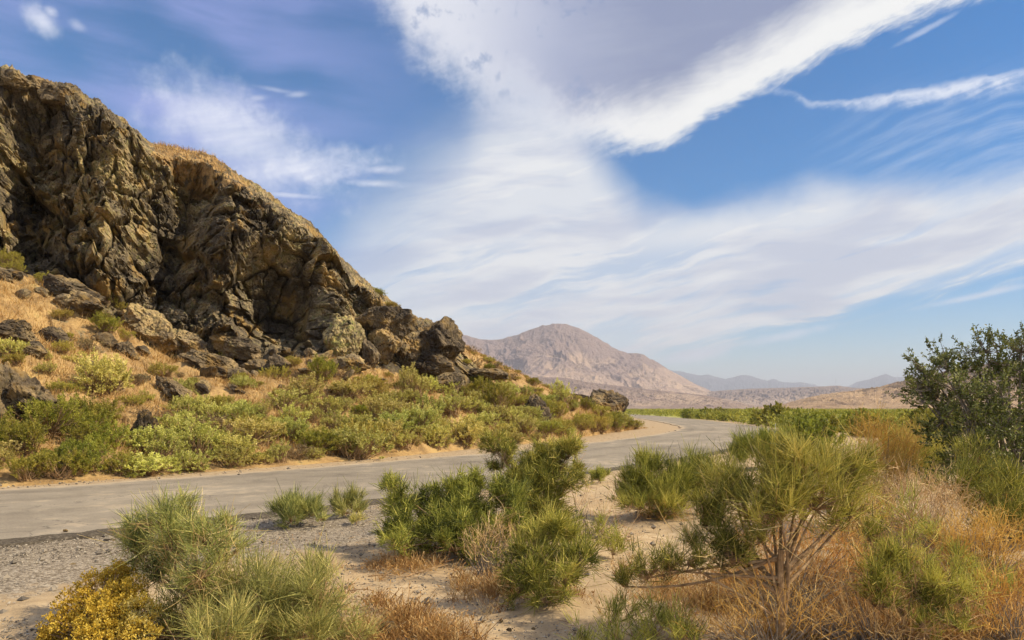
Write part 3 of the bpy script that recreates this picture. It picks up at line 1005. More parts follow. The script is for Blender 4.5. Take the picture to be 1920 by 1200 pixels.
class Geo:
    def __init__(self):
        self.V, self.Q, self.T, self.n = [], [], [], 0

    def push(self, V, Q, T):
        self.V.append(V); self.Q.append(Q + self.n); self.T.append(T); self.n += len(V)

    def strands(self, P0, P1, P2, r0, r1, tint, sides=2, seg=2, rg=None):
        """curved tapering twigs: flat blades for sides=2, closed tubes for more."""
        n = len(P0)
        t = np.linspace(0, 1, seg + 1)[None, :, None]
        pts = (1 - t) ** 2 * P0[:, None] + 2 * t * (1 - t) * P1[:, None] + t ** 2 * P2[:, None]
        ax = unit(P2 - P0)
        s1 = unit(np.cross(ax, (rg or RNG).normal(size=(n, 3))))
        s2 = np.cross(ax, s1)
        rad = (np.asarray(r0).reshape(-1, 1) * (1 - t[0, :, 0]) + np.asarray(r1).reshape(-1, 1) * t[0, :, 0])
        rad = np.broadcast_to(rad, (n, seg + 1))
        rings = []
        for k in range(sides):
            a = 2 * math.pi * k / sides
            rings.append(pts + rad[:, :, None] * (math.cos(a) * s1[:, None] + math.sin(a) * s2[:, None]))
        V = np.stack(rings, 2).reshape(-1, 3)                 # n, seg+1, sides
        base = np.arange(n)[:, None, None] * (seg + 1) * sides + np.arange(seg)[None, :, None] * sides
        ks = np.arange(sides if sides > 2 else 1)[None, None, :]
        a = base + ks; b = base + (ks + 1) % sides
        Q = np.stack([a, b, b + sides, a + sides], -1).reshape(-1, 4)
        self.push(V, Q, np.repeat(np.broadcast_to(tint, (n,)), (seg + 1) * sides))

    def leaves(self, O, D, L, W, tint, rg):
        n = len(O)
        s = unit(np.cross(D, rg.normal(size=(n, 3))))
        up = np.cross(s, D)
        L = np.asarray(L).reshape(-1, 1); W = np.asarray(W).reshape(-1, 1)
        m = O + D * L * 0.45 + up * L * 0.06
        V = np.stack([O, m + s * W, O + D * L, m - s * W], 1).reshape(-1, 3)
        Q = np.arange(n * 4).reshape(n, 4)
        self.push(V, Q, np.repeat(np.broadcast_to(tint, (n,)), 4))

    def mesh(self, name):
        return make_mesh(name, np.concatenate(self.V), np.concatenate(self.Q), None, {'tint': np.concatenate(self.T)}, False)


L_SALT = m_leaf("saltbush_leaf", [(0.0, (0.20, 0.19, 0.038)), (0.4, (0.48, 0.445, 0.10)), (0.75, (0.66, 0.605, 0.18)), (1.0, (0.76, 0.68, 0.28))], 0.3, 0.6, 0.2)
L_GREEN = m_leaf("green_shrub_leaf", [(0.0, (0.11, 0.122, 0.018)), (0.5, (0.29, 0.285, 0.040)), (1.0, (0.52, 0.455, 0.080))], 0.35, 0.6, 0.18)
L_YELL = m_leaf("yellow_green_leaf", [(0.0, (0.22, 0.18, 0.030)), (0.5, (0.42, 0.355, 0.065)), (1.0, (0.62, 0.49, 0.13))], 0.3)
L_BROWN = m_leaf("dry_brown_leaf", [(0.0, (0.085, 0.058, 0.030)), (0.5, (0.20, 0.145, 0.070)), (1.0, (0.36, 0.27, 0.13))], 0.2)
L_PLAIN = m_leaf("plain_shrub_leaf", [(0.0, (0.10, 0.11, 0.016)), (0.5, (0.29, 0.285, 0.040)), (1.0, (0.54, 0.47, 0.080))], 0.35)
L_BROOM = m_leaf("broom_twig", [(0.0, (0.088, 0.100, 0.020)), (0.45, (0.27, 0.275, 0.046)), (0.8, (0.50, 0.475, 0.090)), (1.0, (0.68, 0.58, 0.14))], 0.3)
L_GREY = m_leaf("grey_green_twig", [(0.0, (0.10, 0.113, 0.034)), (0.45, (0.27, 0.28, 0.075)), (0.8, (0.46, 0.44, 0.13)), (1.0, (0.64, 0.55, 0.18))], 0.3)
L_DARK = m_leaf("dark_leaf", [(0.0, (0.055, 0.066, 0.016)), (0.5, (0.155, 0.170, 0.040)), (0.85, (0.31, 0.31, 0.090)), (1.0, (0.48, 0.45, 0.18))], 0.25, 0.42)
L_STRAW = m_leaf("dry_straw", [(0.0, (0.20, 0.105, 0.035)), (0.4, (0.42, 0.24, 0.075)), (0.75, (0.58, 0.38, 0.14)), (1.0, (0.68, 0.52, 0.26))], 0.3)
L_ORANGE = m_leaf("orange_dry_twig", [(0.0, (0.34, 0.165, 0.036)), (0.5, (0.64, 0.365, 0.080)), (1.0, (0.78, 0.53, 0.17))], 0.25)
L_TAN = m_leaf("dead_tan_twig", [(0.0, (0.27, 0.16, 0.075)), (0.5, (0.54, 0.355, 0.155)), (1.0, (0.74, 0.54, 0.27))], 0.15)
L_GOLD = m_leaf("golden_flower", [(0.0, (0.46, 0.29, 0.035)), (0.45, (0.68, 0.48, 0.06)), (0.8, (0.80, 0.62, 0.12)), (1.0, (0.80, 0.68, 0.26))], 0.3)
M_WOOD = m_simple("shrub_wood", [(0.3, (0.14, 0.088, 0.045)), (0.5, (0.31, 0.20, 0.105)), (0.7, (0.50, 0.35, 0.20))], 14.0)
M_BARK = m_simple("grey_bark", [(0.3, (0.10, 0.082, 0.064)), (0.5, (0.20, 0.165, 0.13)), (0.7, (0.34, 0.28, 0.22))], 18.0)


def leaf_shrub(seed, leafL=0.085, leafW=0.020, nclu=120, nleaf=30, upright=0.6, h=0.85, spread=1.0):
    """a rounded shrub of about 1 m radius: many leafy shoots gathered in uneven lobes."""
    rg = np.random.default_rng(seed)
    g = Geo(); w = Geo()
    nl = rg.integers(6, 10)
    a = rg.uniform(0, 6.3, nl); rr_ = rg.uniform(0.1, 0.62, nl)
    lc = np.stack([np.cos(a) * rr_ * spread, np.sin(a) * rr_ * spread, rg.uniform(0.22, 0.58, nl) * h], 1)
    lr = rg.uniform(0.26, 0.48, nl)
    li = rg.integers(0, nl, nclu)
    d = unit(rg.normal(size=(nclu, 3)) + np.array([0, 0, 0.35]))
    c = lc[li] + d * lr[li, None] * rg.uniform(0.45, 1.0, (nclu, 1)) * np.array([1, 1, 0.9])
    c[:, 2] = np.maximum(c[:, 2], rg.uniform(0.0, 0.12, nclu))
    ax = unit(d * 0.8 + np.array([0, 0, upright]) + rg.normal(size=(nclu, 3)) * 0.25)
    ctint = rg.normal(0.5, 0.17, nclu)
    L = rg.uniform(0.12, 0.26, nclu)
    ii = np.repeat(np.arange(nclu), nleaf)
    t = rg.uniform(0, 1, len(ii))
    O = c[ii] + ax[ii] * (t * L[ii])[:, None] + rg.normal(size=(len(ii), 3)) * 0.018
    D = unit(ax[ii] * (0.35 + t[:, None] * 0.9) + rg.normal(size=(len(ii), 3)) * 0.75)
    g.leaves(O, D, leafL * rg.uniform(0.6, 1.25, len(ii)), leafW * rg.uniform(0.7, 1.3, len(ii)), np.clip(ctint[ii] + rg.normal(0, 0.13, len(ii)) + 0.0, 0, 1), rg)
    P0 = np.tile([[0, 0, -0.08]], (nclu, 1)) + rg.normal(size=(nclu, 3)) * np.array([0.12, 0.12, 0.0])
    w.strands(P0, (P0 + c) * 0.5 + np.array([0, 0, -0.08]), c + ax * L[:, None] * .6, 0.012, 0.004, 0.5, 3, 3, rg)
    return g.mesh("foliage"), w.mesh("stem")


def shrub_copy(pair, leaf, loc, s, rz, label, group, name="shrub", sz=1.0, tilt=0.0):
    e = link(name, None, None, None, loc)
    e.empty_display_size = 0.2
    e.rotation_euler = (tilt, 0, rz)
    e.scale = (s, s, s * sz)
    for me, nm, mt in ((pair[0], "foliage", leaf), (pair[1], "stem", M_WOOD)):
        link(nm, me, mt, e)
    tag(e, label, "shrub", group)
    return e


SALT = [leaf_shrub(900 + k, 0.055, 0.0135, 210, 38) for k in range(6)]
GREEN = [leaf_shrub(930 + k, 0.075, 0.0105, 170, 38, 1.0, 0.95) for k in range(4)]
YELL = [leaf_shrub(950 + k, 0.075, 0.010, 150, 38, 1.1, 0.8) for k in range(3)]
BROWN = [leaf_shrub(970 + k, 0.08, 0.010, 90, 20, 0.8, 0.8) for k in range(3)]
SALT += [leaf_shrub(960 + k, 0.055, 0.013, 130, 36, 1.3, 1.25, .8) for k in range(3)]
PLAIN = [leaf_shrub(980 + k, 0.13, 0.030, 100, 22, 0.7, 0.8) for k in range(5)]


def scatter_bank():
    rg = np.random.default_rng(77)
    done = []
    used = {}

    def put(px, py, kind, s, sz=1.0, label=None, force=False, group=None, rows=None):
        p = on_hill(px, py, rows)
        r = s * 0.62
        if not force:
            for q, r2 in done:
                if (p[0] - q[0]) ** 2 + (p[1] - q[1]) ** 2 < ((r + r2) * 0.66) ** 2:
                    return False
        done.append((p, r))
        lib, leaf, word = {'s': (SALT, L_SALT, "pale sage saltbush"), 'g': (GREEN, L_GREEN, "bright green shrub"),
                           'y': (YELL, L_YELL, "yellow-green shrub"), 'b': (BROWN, L_BROWN, "dry brown shrub")}[kind]
        tier = "in the roadside band" if py > np.interp(px, [0, 400, 700, 900, 1090, 1190], [815, 800, 780, 770, 780, 770]) else "on the grassy slope"
        lab = label
        me = lib[rg.integers(len(lib))]
        e = shrub_copy(me, leaf, (p[0], p[1], p[2] - 0.05), s, rg.uniform(0, 6.3), lab, group or ("shrubs %s" % tier), "shrub", sz)
        if not lab:
            NUMBERED.setdefault("%s %s %s" % (word, tier, zone_name(px)), []).append((px, e))
        return True

    # shrubs that can be picked out in the photograph
    for (px, py, kind, s, sz, lab) in [
        (204, 556, 'g', 0.62, 1.1, "bright green shrub growing against the left cliff foot"),
        (226, 572, 'y', 0.5, 1.0, "yellow-green shrub just below the green cliff-foot shrub"),
        (200, 622, 'g', 0.80, 0.85, "fresh green grassy shrub below the brown angular block"),
        (195, 606, 'g', 0.45, 1.2, "small upright green shrub above the fresh green grassy one"),
        (190, 735, 's', 1.30, 1.1, "tall pale shrub standing alone left of the leaning slab"),
        (160, 660, 'b', 0.9, 0.7, "low brown green shrub in orange grass at left"),
        (20, 668, 's', 0.7, 0.9, "round sage shrub at the left edge in orange grass"),
        (85, 532, 'y', 0.7, 0.8, "yellow shrub at the top of the orange grass by the cliff"),
        (12, 498, 'y', 0.7, 1.1, "yellow shrub touching the left edge under the cliff"),
        (306, 702, 'y', 0.75, 0.8, "straw yellow shrub above the leaning slab"),
        (415, 765, 'y', 0.7, 0.9, "yellow-green shrub in grass right of the leaning slab"),
        (450, 716, 'y', 0.5, 1.0, "small yellow-green tuft under the layered slab"),
        (520, 712, 'y', 0.72, 1.0, "yellow shrub leaning on the dark blocks under the cave"),
        (605, 712, 'g', 1.05, 1.0, "large bright green shrub in front of the lichen boulder"),
        (690, 722, 'y', 0.8, 0.8, "yellow-green shrub right below the thin leaning slab"),
        (696, 618, 'g', 0.75, 0.95, "green shrub growing on top of the brown outcrop"),
        (642, 588, 'y', 0.5, 0.9, "olive shrub on the ledge above the lichen boulder"),
        (905, 745, 'g', 1.05, 1.1, "tall green shrub right of the split dark block"),
        (890, 665, 'g', 0.7, 0.9, "green shrub on the crest right of the crag"),
        (960, 672 + 30, 'y', 0.6, 0.8, "yellow shrub on the skyline slope right of the crag"),
        (1015, 815, 'g', 1.15, 0.75, "dark green spreading shrub at the road edge left of the bend"),
        (1110, 805, 'y', 1.35, 0.9, "golden green bushy shrub beside the dirt pullout"),
        (1152, 806, 'g', 1.35, 1.0, "deep green shrub at the very tip of the hill"),
        (1170, 800, 'g', 1.0, 0.8, "deep green shrub at the road bend behind the tip shrub"),
    ]:
        put(px, py, kind, s, sz, lab, True, "separate shrubs on the hillside")
    for (px, py, s, lab, kd) in [(712, 556, .50, "small green shrub on the cliff skyline", 'g'), (735, 582, .6, "yellow-green shrub on the skyline below the small green one", 'y'),
                                 (758, 596, .5, "low shrub on the skyline above the end crag", 'y')]:
        p = on_hill(px, py, len(HV))
        shrub_copy((GREEN if kd == 'g' else YELL)[1], L_GREEN if kd == 'g' else L_YELL, tuple(p), s, 1.0, lab, "skyline shrubs")
    # dense band
    n = 0; tries = 0
    while n < 155 and tries < 6000:
        tries += 1
        px = rg.uniform(-30, 1185)
        lo = np.interp(px, [-30, 120, 250, 420, 560, 700, 850, 1000, 1100, 1190], [805, 800, 770, 770, 755, 730, 735, 745, 765, 775])
        hi = np.interp(px, HP[:, 0], HP[:, 1]) - 4
        py = lo + (hi - lo) * rg.random() ** 0.75
        if 215 < px < 300 and 770 < py < 842 and rg.random() < .8:
            continue
        left = px < 250
        kind = 'g' if left and rg.random() < .75 else ('s' if rg.random() < .80 else rg.choice(['y', 'g', 'b']))
        if px > 1040:
            kind = rg.choice(['y', 'g', 'y', 's'])
        if put(px, py, kind, rg.uniform(0.45, 0.85) if rg.random() < .3 else rg.uniform(0.9, 1.4), rg.uniform(0.6, 1.05)):
            n += 1
    # sparse on the upper slope
    n2 = 0; tries = 0
    while n2 < 45 and tries < 3000:
        tries += 1
        px = rg.uniform(0, 1110)
        b = np.interp(px, HP[:, 0], HP[:, 2])
        lo = b + 12
        hi = np.interp(px, [0, 250, 700, 900, 1110], [800, 770, 730, 745, 775])
        if px > 880:
            lo = np.interp(px, HP[:, 0], HP[:, 6]) + 6
        if hi <= lo:
            continue
        py = rg.uniform(lo, hi)
        kind = rg.choice(['s', 'y', 'b', 'y', 'g'], p=[.3, .3, .15, .15, .1])
        if put(px, py, kind, rg.uniform(0.3, 0.8), rg.uniform(0.6, 1.0)):
            n2 += 1
    n3 = 0; tries = 0
    while n3 < 20 and tries < 2000:
        tries += 1
        px = rg.uniform(868, 1120)
        lo = np.interp(px, HP[:, 0], HP[:, 2]) - 2
        py = rg.uniform(lo, np.interp(px, [868, 1120], [765, 780]))
        if put(px, py, rg.choice(['y', 'b', 's', 'y']), rg.uniform(0.4, 0.85), rg.uniform(0.6, .9)):
            n3 += 1
    n4 = 0; tries = 0
    while n4 < 22 and tries < 2000:
        tries += 1
        px = rg.uniform(872, 1115)
        py = np.interp(px, HP[:, 0], HP[:, 6]) + rg.uniform(3, 40)
        if put(px, py, rg.choice(['y', 'b', 'g', 'y']), rg.uniform(0.4, 0.9), rg.uniform(0.5, .8), rows=HNS + 370):
            n4 += 1
    for (px, py, s) in [(885, 662, .45), (905, 668, .5), (930, 682, .55), (948, 690, .5), (968, 698, .6), (985, 706, .5), (1003, 716, .55), (1022, 724, .6), (1040, 731, .5), (1062, 738, .5), (1090, 748, .5)]:
        p = on_hill(px, py + 2, len(HV))
        e = shrub_copy(YELL[px % 3], L_YELL if px % 2 else L_GREEN, (p[0], p[1], p[2] - .1), s, px, None, "shrubs on the skyline right of the crag", "shrub", .7)
        NUMBERED.setdefault("low olive shrub on the skyline right of the crag", []).append((px, e))
    return done


BANK = scatter_bank()


def scatter_plain():
    rg = np.random.default_rng(12)
    pts = []; n = 0; tries = 0
    while n < 64 and tries < 20000:
        tries += 1
        px = rg.uniform(1150, 1790)
        Y = 52 + 95 * rg.random() ** 1.7
        if px > 1330 and rg.random() < 0.10:
            Y = rg.uniform(26, 52)
        X = (px - 960) / F * Y
        if rg.random() < .5:
            k = rg.choice(np.nonzero((CL[:, 1] > 44) & (CL[:, 1] < 125))[0])
            w = -rg.uniform(5.0, 9.5)
            X, Y = CL[k] + NL[k] * w
            px = 960 + X / Y * F
        d = road_dist(np.array([X]), np.array([Y]))[0]
        if d > -4.7:
            continue
        s = rg.uniform(1.0, 2.2)
        if any((X - a) ** 2 + (Y - b) ** 2 < (0.55 * (s + r)) ** 2 for a, b, r in pts):
            continue
        pts.append((X, Y, s))
        nearrow = d > -8.5
        where = "beside the far road" if nearrow else ("in mid valley" if Y < 95 else "far out in the valley")
        side = "left of the white stakes" if px < 1455 else ("behind the white stakes" if px < 1560 else "behind the orange dry bush")
        k = rg.integers(5)
        e = shrub_copy(PLAIN[k], L_PLAIN if rg.random() < .7 else L_GREEN, (X, Y, -0.03), s, rg.uniform(0, 6.3),
                   None, "shrubs in the valley", "shrub", rg.uniform(.75, 1.1))
        NUMBERED.setdefault("dark green shrub %s %s" % (where, side), []).append((px, e))
        n += 1
    # the mass beyond, where single shrubs can no longer be told apart
    g = Geo()
    m = 9500
    Y = 50 + 440 * rg.random(m) ** 1.6
    px = rg.uniform(1100, 1900, m)
    X = (px - 960) / F * Y
    d = road_dist(X, Y)
    ok = d < -4.9
    X, Y = X[ok], Y[ok]; m = len(X)
    k = 26
    s = rg.uniform(0.6, 1.7, m)
    O = np.stack([X, Y, np.zeros(m)], 1)[:, None] + rg.normal(size=(m, k, 3)) * np.array([0.5, 0.5, 0.0]) * s[:, None, None]
    O[:, :, 2] = rg.uniform(0, 0.85, (m, k)) * s[:, None]
    O = O.reshape(-1, 3)
    D = unit(rg.normal(size=O.shape) + np.array([0, 0, 0.9]))
    g.leaves(O, D, rg.uniform(.16, .42, len(O)), rg.uniform(.05, .11, len(O)), np.clip(np.repeat(rg.normal(.55, .2, m), k), 0, 1), rg)
    o = link("scrub", g.mesh("scrub"), L_PLAIN)
    tag(o, "distant green scrub covering the valley floor", "scrub", kind="stuff")


scatter_plain()


def px3(px, py, Y):
    return np.array([(px - 960) / F * Y, Y, CH + (HZ - py) / F * Y])


def spray(g, c, r, dens, rg, tint=0.5, up=0.9, length=(0.45, 1.0), wid=0.0022, fan=0.38, lmax=0.34, per=18, squash=0.85):
    """upright bunches of thin green twigs filling a lobe of radius r about c."""
    ns = max(24, int(11.5 * dens * (r / 0.10) ** 2))
    per = max(8, per // 2)
    wid = wid * 1.1
    # sprays sit along a few uneven plumes that leave the bottom of the lobe
    nb = max(4, int(9 * r / 0.2))
    bd = unit(rg.normal(size=(nb, 3)) * np.array([1, 1, .75]) + np.array([0, 0, .45]))
    bl = r * rg.uniform(0.55, 1.3, nb)
    bi = rg.integers(0, nb, ns)
    t = rg.uniform(.18, 1, ns) ** .8
    o = c - np.array([0, 0, r * 0.3]) + bd[bi] * (t * bl[bi])[:, None] + rg.normal(size=(ns, 3)) * r * .16
    o[:, 2] = np.maximum(o[:, 2], 0.0)
    ax = unit(bd[bi] * 0.6 + np.array([0, 0, up * .75]) + rg.normal(size=(ns, 3)) * 0.30)
    ii = np.repeat(np.arange(ns), per)
    n = len(ii)
    D = unit(ax[ii] + rg.normal(size=(n, 3)) * fan)
    L = np.minimum(lmax, r * rg.uniform(*length, n))
    L = L * np.where(rg.random(n) < .05, 1.7, 1.0) * rg.uniform(.7, 1.1, ns)[ii]
    P0 = o[ii] + rg.normal(size=(n, 3)) * 0.012 + ax[ii] * (rg.random((n, 1)) * 0.35 * L[:, None])
    P2 = P0 + D * L[:, None] + ax[ii] * (L * 0.12)[:, None]
    P1 = P0 + D * (L * 0.5)[:, None]
    st = rg.normal(tint, 0.12, nb)[bi] + rg.normal(0, 0.14, ns)
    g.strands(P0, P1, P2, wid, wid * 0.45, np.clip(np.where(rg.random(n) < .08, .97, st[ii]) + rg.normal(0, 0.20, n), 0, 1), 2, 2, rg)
    return o


def broom(name, label, base, lobes, leaf=None, seed=1, dens=1.0, trunk=0.025, wid=0.0024, cat="shrub", group=None, kw=None, dead=0, deadmat=None, stemsides=5, twigs=True, hub=None, grow=1.1):
    """a many lobed broom-like bush: base = (px, py on the ground), lobes = (px, py, radius px, depth offset, tint)."""
    rg = np.random.default_rng(seed)
    x0, y0 = gp(*base)
    root = np.array([x0, y0, 0.0])
    e = link(name, None, None, None, tuple(root))
    e.empty_display_size = 0.2
    tag(e, label, cat, group)
    g = Geo(); w = Geo(); dd = Geo()
    mean = np.mean([px3(l[0], l[1], y0 + l[3]) for l in lobes], 0) - root
    trk = np.array([mean[0] * 0.4, mean[1] * 0.4, max(mean[2] * 0.5, 0.05)]) if hub is None else px3(hub[0], hub[1], y0) - root
    w.strands(np.array([[0, 0, -0.06]]), trk[None] * 0.5 + rg.normal(size=(1, 3)) * 0.03, trk[None], trunk, trunk * 0.7, 0.5, 8, 8, rg)
    for (px, py, rp, dY, tint) in lobes:
        Y = y0 + dY * 1.8
        rp = rp * grow
        c = px3(px, py, Y) - root
        c[2] = max(c[2], rp / F * Y * 0.6)
        r = rp / F * Y
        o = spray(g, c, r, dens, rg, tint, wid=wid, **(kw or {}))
        # limbs leave the trunk at different heights
        t = rg.uniform(0.25, 1.0)
        P0 = (trk * t)[None] + rg.normal(size=(1, 3)) * 0.012
        end = (c - np.array([0, 0, r * 0.5]))[None]
        end[:, 2] = np.maximum(end[:, 2], 0.03)
        ctrl = P0 + (end - P0) * 0.5 + np.array([[0, 0, -0.12 * r]]) + rg.normal(size=(1, 3)) * 0.05
        w.strands(P0, ctrl, end, trunk * 0.5, trunk * 0.22, 0.5, stemsides, 6, rg)
        k = min(len(o), 46 if twigs else 10)
        sel = o[rg.choice(len(o), k, replace=False)]
        S0 = np.repeat(end, k, 0)
        w.strands(S0, (S0 + sel) * 0.5 + rg.normal(size=(k, 3)) * r * 0.14, sel, trunk * 0.26, 0.0018, 0.5, 3, 3, rg)
        if dead:
            nd = int(dead * (r / 0.1) ** 1.5)
            a = c + rg.normal(size=(nd, 3)) * r * np.array([.45, .45, .3]) - np.array([0, 0, r * 0.7])
            a[:, 2] = np.maximum(a[:, 2], 0.0)
            Dd = unit(rg.normal(size=(nd, 3)) * 0.8 + np.array([0, 0, 0.55]))
            L = rg.uniform(.10, .32, nd)[:, None]
            dd.strands(a, a + Dd * L * .5 + rg.normal(size=(nd, 3)) * .02, a + Dd * L, 0.0026, 0.001, np.clip(rg.normal(.5, .25, nd), 0, 1), 2, 2, rg)
    link("foliage", g.mesh("foliage"), leaf or L_BROOM, e)
    link("stem", w.mesh("stem"), M_WOOD, e)
    if dead:
        tag(link("dead_twigs", dd.mesh("dead_twigs"), deadmat or L_TAN, e), kind="stuff")
    return e


# ---- near bushes, left to right
broom("broom_bush", "tall grey-green wispy bush with a forked woody trunk at lower left", (385, 1185),
      [(300, 968, 46, .1, .55), (330, 1010, 62, .0, .5), (262, 1020, 50, .2, .45), (400, 1000, 50, -.1, .55), (425, 1030, 48, .1, .5), (300, 1060, 52, .2, .45), (375, 1060, 50, -.2, .5),
       (240, 1000, 36, .2, .5), (350, 950, 30, .2, .6), (432, 978, 26, .0, .6)], L_GREY, 11, 1.5, 0.026, 0.0021, kw=dict(up=0.6, fan=0.7, lmax=.19, per=24), dead=26, hub=(372, 1110), grow=.9)
broom("broom_bush", "low grey-green bush filling the bottom edge left of centre", (470, 1215),
      [(455, 1090, 52, .2, .55), (490, 1130, 60, .0, .5), (430, 1150, 60, .1, .45), (350, 1160, 52, .3, .45), (320, 1185, 40, .1, .5), (510, 1180, 50, -.1, .45), (410, 1200, 60, -.3, .5)],
      L_GREY, 12, 1.4, 0.016, 0.0021, kw=dict(up=0.75, fan=0.65, lmax=.19, per=24), dead=20)
broom("broom_bush", "feathery yellow-green bush at the bottom edge beside the dry grass patch", (590, 1215),
      [(575, 1075, 40, .2, .75), (600, 1110, 48, .0, .65), (560, 1130, 50, .2, .6), (625, 1150, 40, .1, .6), (585, 1180, 55, -.1, .5), (650, 1190, 40, .0, .6), (540, 1185, 40, -.1, .5)],
      L_GREY, 13, 1.35, 0.013, 0.0021, kw=dict(up=0.8, fan=0.65, lmax=.19, per=24), dead=16)


def gold_bush():
    rg = np.random.default_rng(61)
    x0, y0 = gp(190, 1205)
    root = np.array([x0, y0, 0.0])
    e = tag(link("flowering_bush", None, None, None, tuple(root)), "mustard yellow flowering bush at the lower left corner", "shrub")
    g = Geo(); w = Geo()
    for (px, py, rp, dY, tint, num) in [(225, 1090, 34, .35, .25, 70), (195, 1115, 48, .25, .3, 120), (235, 1130, 46, .1, .45, 110), (150, 1150, 46, .15, .25, 110), (205, 1165, 55, .0, .45, 140),
                                        (262, 1150, 34, .0, .8, 70), (125, 1190, 46, .0, .25, 110), (185, 1200, 50, -.15, .5, 120), (255, 1190, 40, -.15, .75, 80), (105, 1205, 30, .1, .25, 50)]:
        Y = y0 + dY
        c = px3(px, py, Y) - root; r = rp / F * Y
        d = unit(rg.normal(size=(num, 3)) + np.array([0, 0, .3]))
        o = c + d * r * rg.uniform(.55, 1.05, (num, 1))
        o[:, 2] = np.maximum(o[:, 2], 0.02)
        per = 26
        ii = np.repeat(np.arange(num), per)
        D = unit(d[ii] * .6 + np.array([0, 0, .5]) + rg.normal(size=(len(ii), 3)) * .7)
        O = o[ii] + rg.normal(size=(len(ii), 3)) * 0.014
        g.leaves(O, D, rg.uniform(.012, .026, len(ii)), rg.uniform(.004, .008, len(ii)), np.clip(rg.normal(tint, .12, num)[ii] + rg.normal(0, .12, len(ii)), 0, 1), rg)
        k = min(40, num)
        P0 = np.zeros((k, 3)) + rg.normal(size=(k, 3)) * np.array([.06, .06, 0])
        w.strands(P0, (P0 + o[:k]) * .5, o[:k], 0.006, 0.0018, .5, 3, 4, rg)
    link("flower_clusters", g.mesh("flower_clusters"), L_GOLD, e)
    link("stem", w.mesh("stem"), M_WOOD, e)


gold_bush()

broom("broom_bush", "round grey-green tuft bush on the gravel by the road edge", (555, 984),
      [(535, 955, 24, .0, .4), (560, 950, 26, .1, .4), (585, 957, 20, .0, .5), (545, 966, 22, -.15, .45), (600, 968, 12, -.1, .6)], L_GREY, 21, 2.2, 0.010, 0.0032, group="small tufts on the gravel shoulder", kw=dict(up=1.1, fan=.35))
broom("broom_bush", "smaller round tuft bush right of the grey-green one on the gravel", (651, 968),
      [(640, 946, 18, .0, .4), (658, 943, 20, .1, .45), (668, 952, 15, .0, .5), (650, 955, 16, -.1, .5)], L_GREY, 22, 2.2, 0.010, 0.0032, group="small tufts on the gravel shoulder", kw=dict(up=1.1, fan=.35))
broom("broom_bush", "tiny yellowish tuft below the smaller round bush", (668, 982), [(668, 973, 12, .0, .85), (660, 976, 9, .0, .9)], L_GREY, 23, 2.2, 0.006, 0.003,
      group="small tufts on the gravel shoulder", kw=dict(up=1.0, fan=.45))
broom("broom_bush", "tiny round green bush on sand right of the tall centre bush", (1124, 906), [(1118, 893, 12, .0, .45), (1130, 890, 12, .1, .5), (1124, 897, 10, -.1, .5)], L_BROOM, 24, 2.2, 0.008, 0.004,
      group="small tufts on the gravel shoulder", kw=dict(up=1.0, fan=.4))

DK = dict(up=0.7, fan=0.8, lmax=.125, length=(.3, .7), per=26)
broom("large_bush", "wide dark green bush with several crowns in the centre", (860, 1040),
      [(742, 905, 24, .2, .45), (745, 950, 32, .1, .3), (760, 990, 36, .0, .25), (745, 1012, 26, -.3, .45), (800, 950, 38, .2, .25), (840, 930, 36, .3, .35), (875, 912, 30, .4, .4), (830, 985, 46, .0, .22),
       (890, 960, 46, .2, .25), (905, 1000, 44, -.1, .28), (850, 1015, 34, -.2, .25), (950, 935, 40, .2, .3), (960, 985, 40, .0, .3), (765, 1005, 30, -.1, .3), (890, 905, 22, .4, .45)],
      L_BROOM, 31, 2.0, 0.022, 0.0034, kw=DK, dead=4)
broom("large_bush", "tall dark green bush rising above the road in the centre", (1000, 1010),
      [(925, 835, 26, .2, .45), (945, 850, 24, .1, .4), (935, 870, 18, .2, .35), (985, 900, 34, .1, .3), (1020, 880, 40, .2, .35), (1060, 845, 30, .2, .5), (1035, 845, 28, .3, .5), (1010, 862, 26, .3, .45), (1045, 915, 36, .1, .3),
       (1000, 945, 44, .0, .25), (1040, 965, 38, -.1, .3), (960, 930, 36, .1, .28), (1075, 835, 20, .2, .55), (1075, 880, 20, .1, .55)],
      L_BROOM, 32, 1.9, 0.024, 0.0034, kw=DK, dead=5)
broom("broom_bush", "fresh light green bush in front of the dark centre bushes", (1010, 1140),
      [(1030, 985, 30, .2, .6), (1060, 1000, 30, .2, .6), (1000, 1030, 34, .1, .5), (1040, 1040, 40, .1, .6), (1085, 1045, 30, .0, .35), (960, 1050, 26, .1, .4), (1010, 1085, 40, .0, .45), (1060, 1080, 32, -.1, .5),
       (975, 1095, 30, .0, .35), (1020, 1115, 26, -.1, .4)], L_BROOM, 33, 1.7, 0.016, 0.0029, kw=dict(up=.75, fan=.7, lmax=.15, per=26), dead=8)


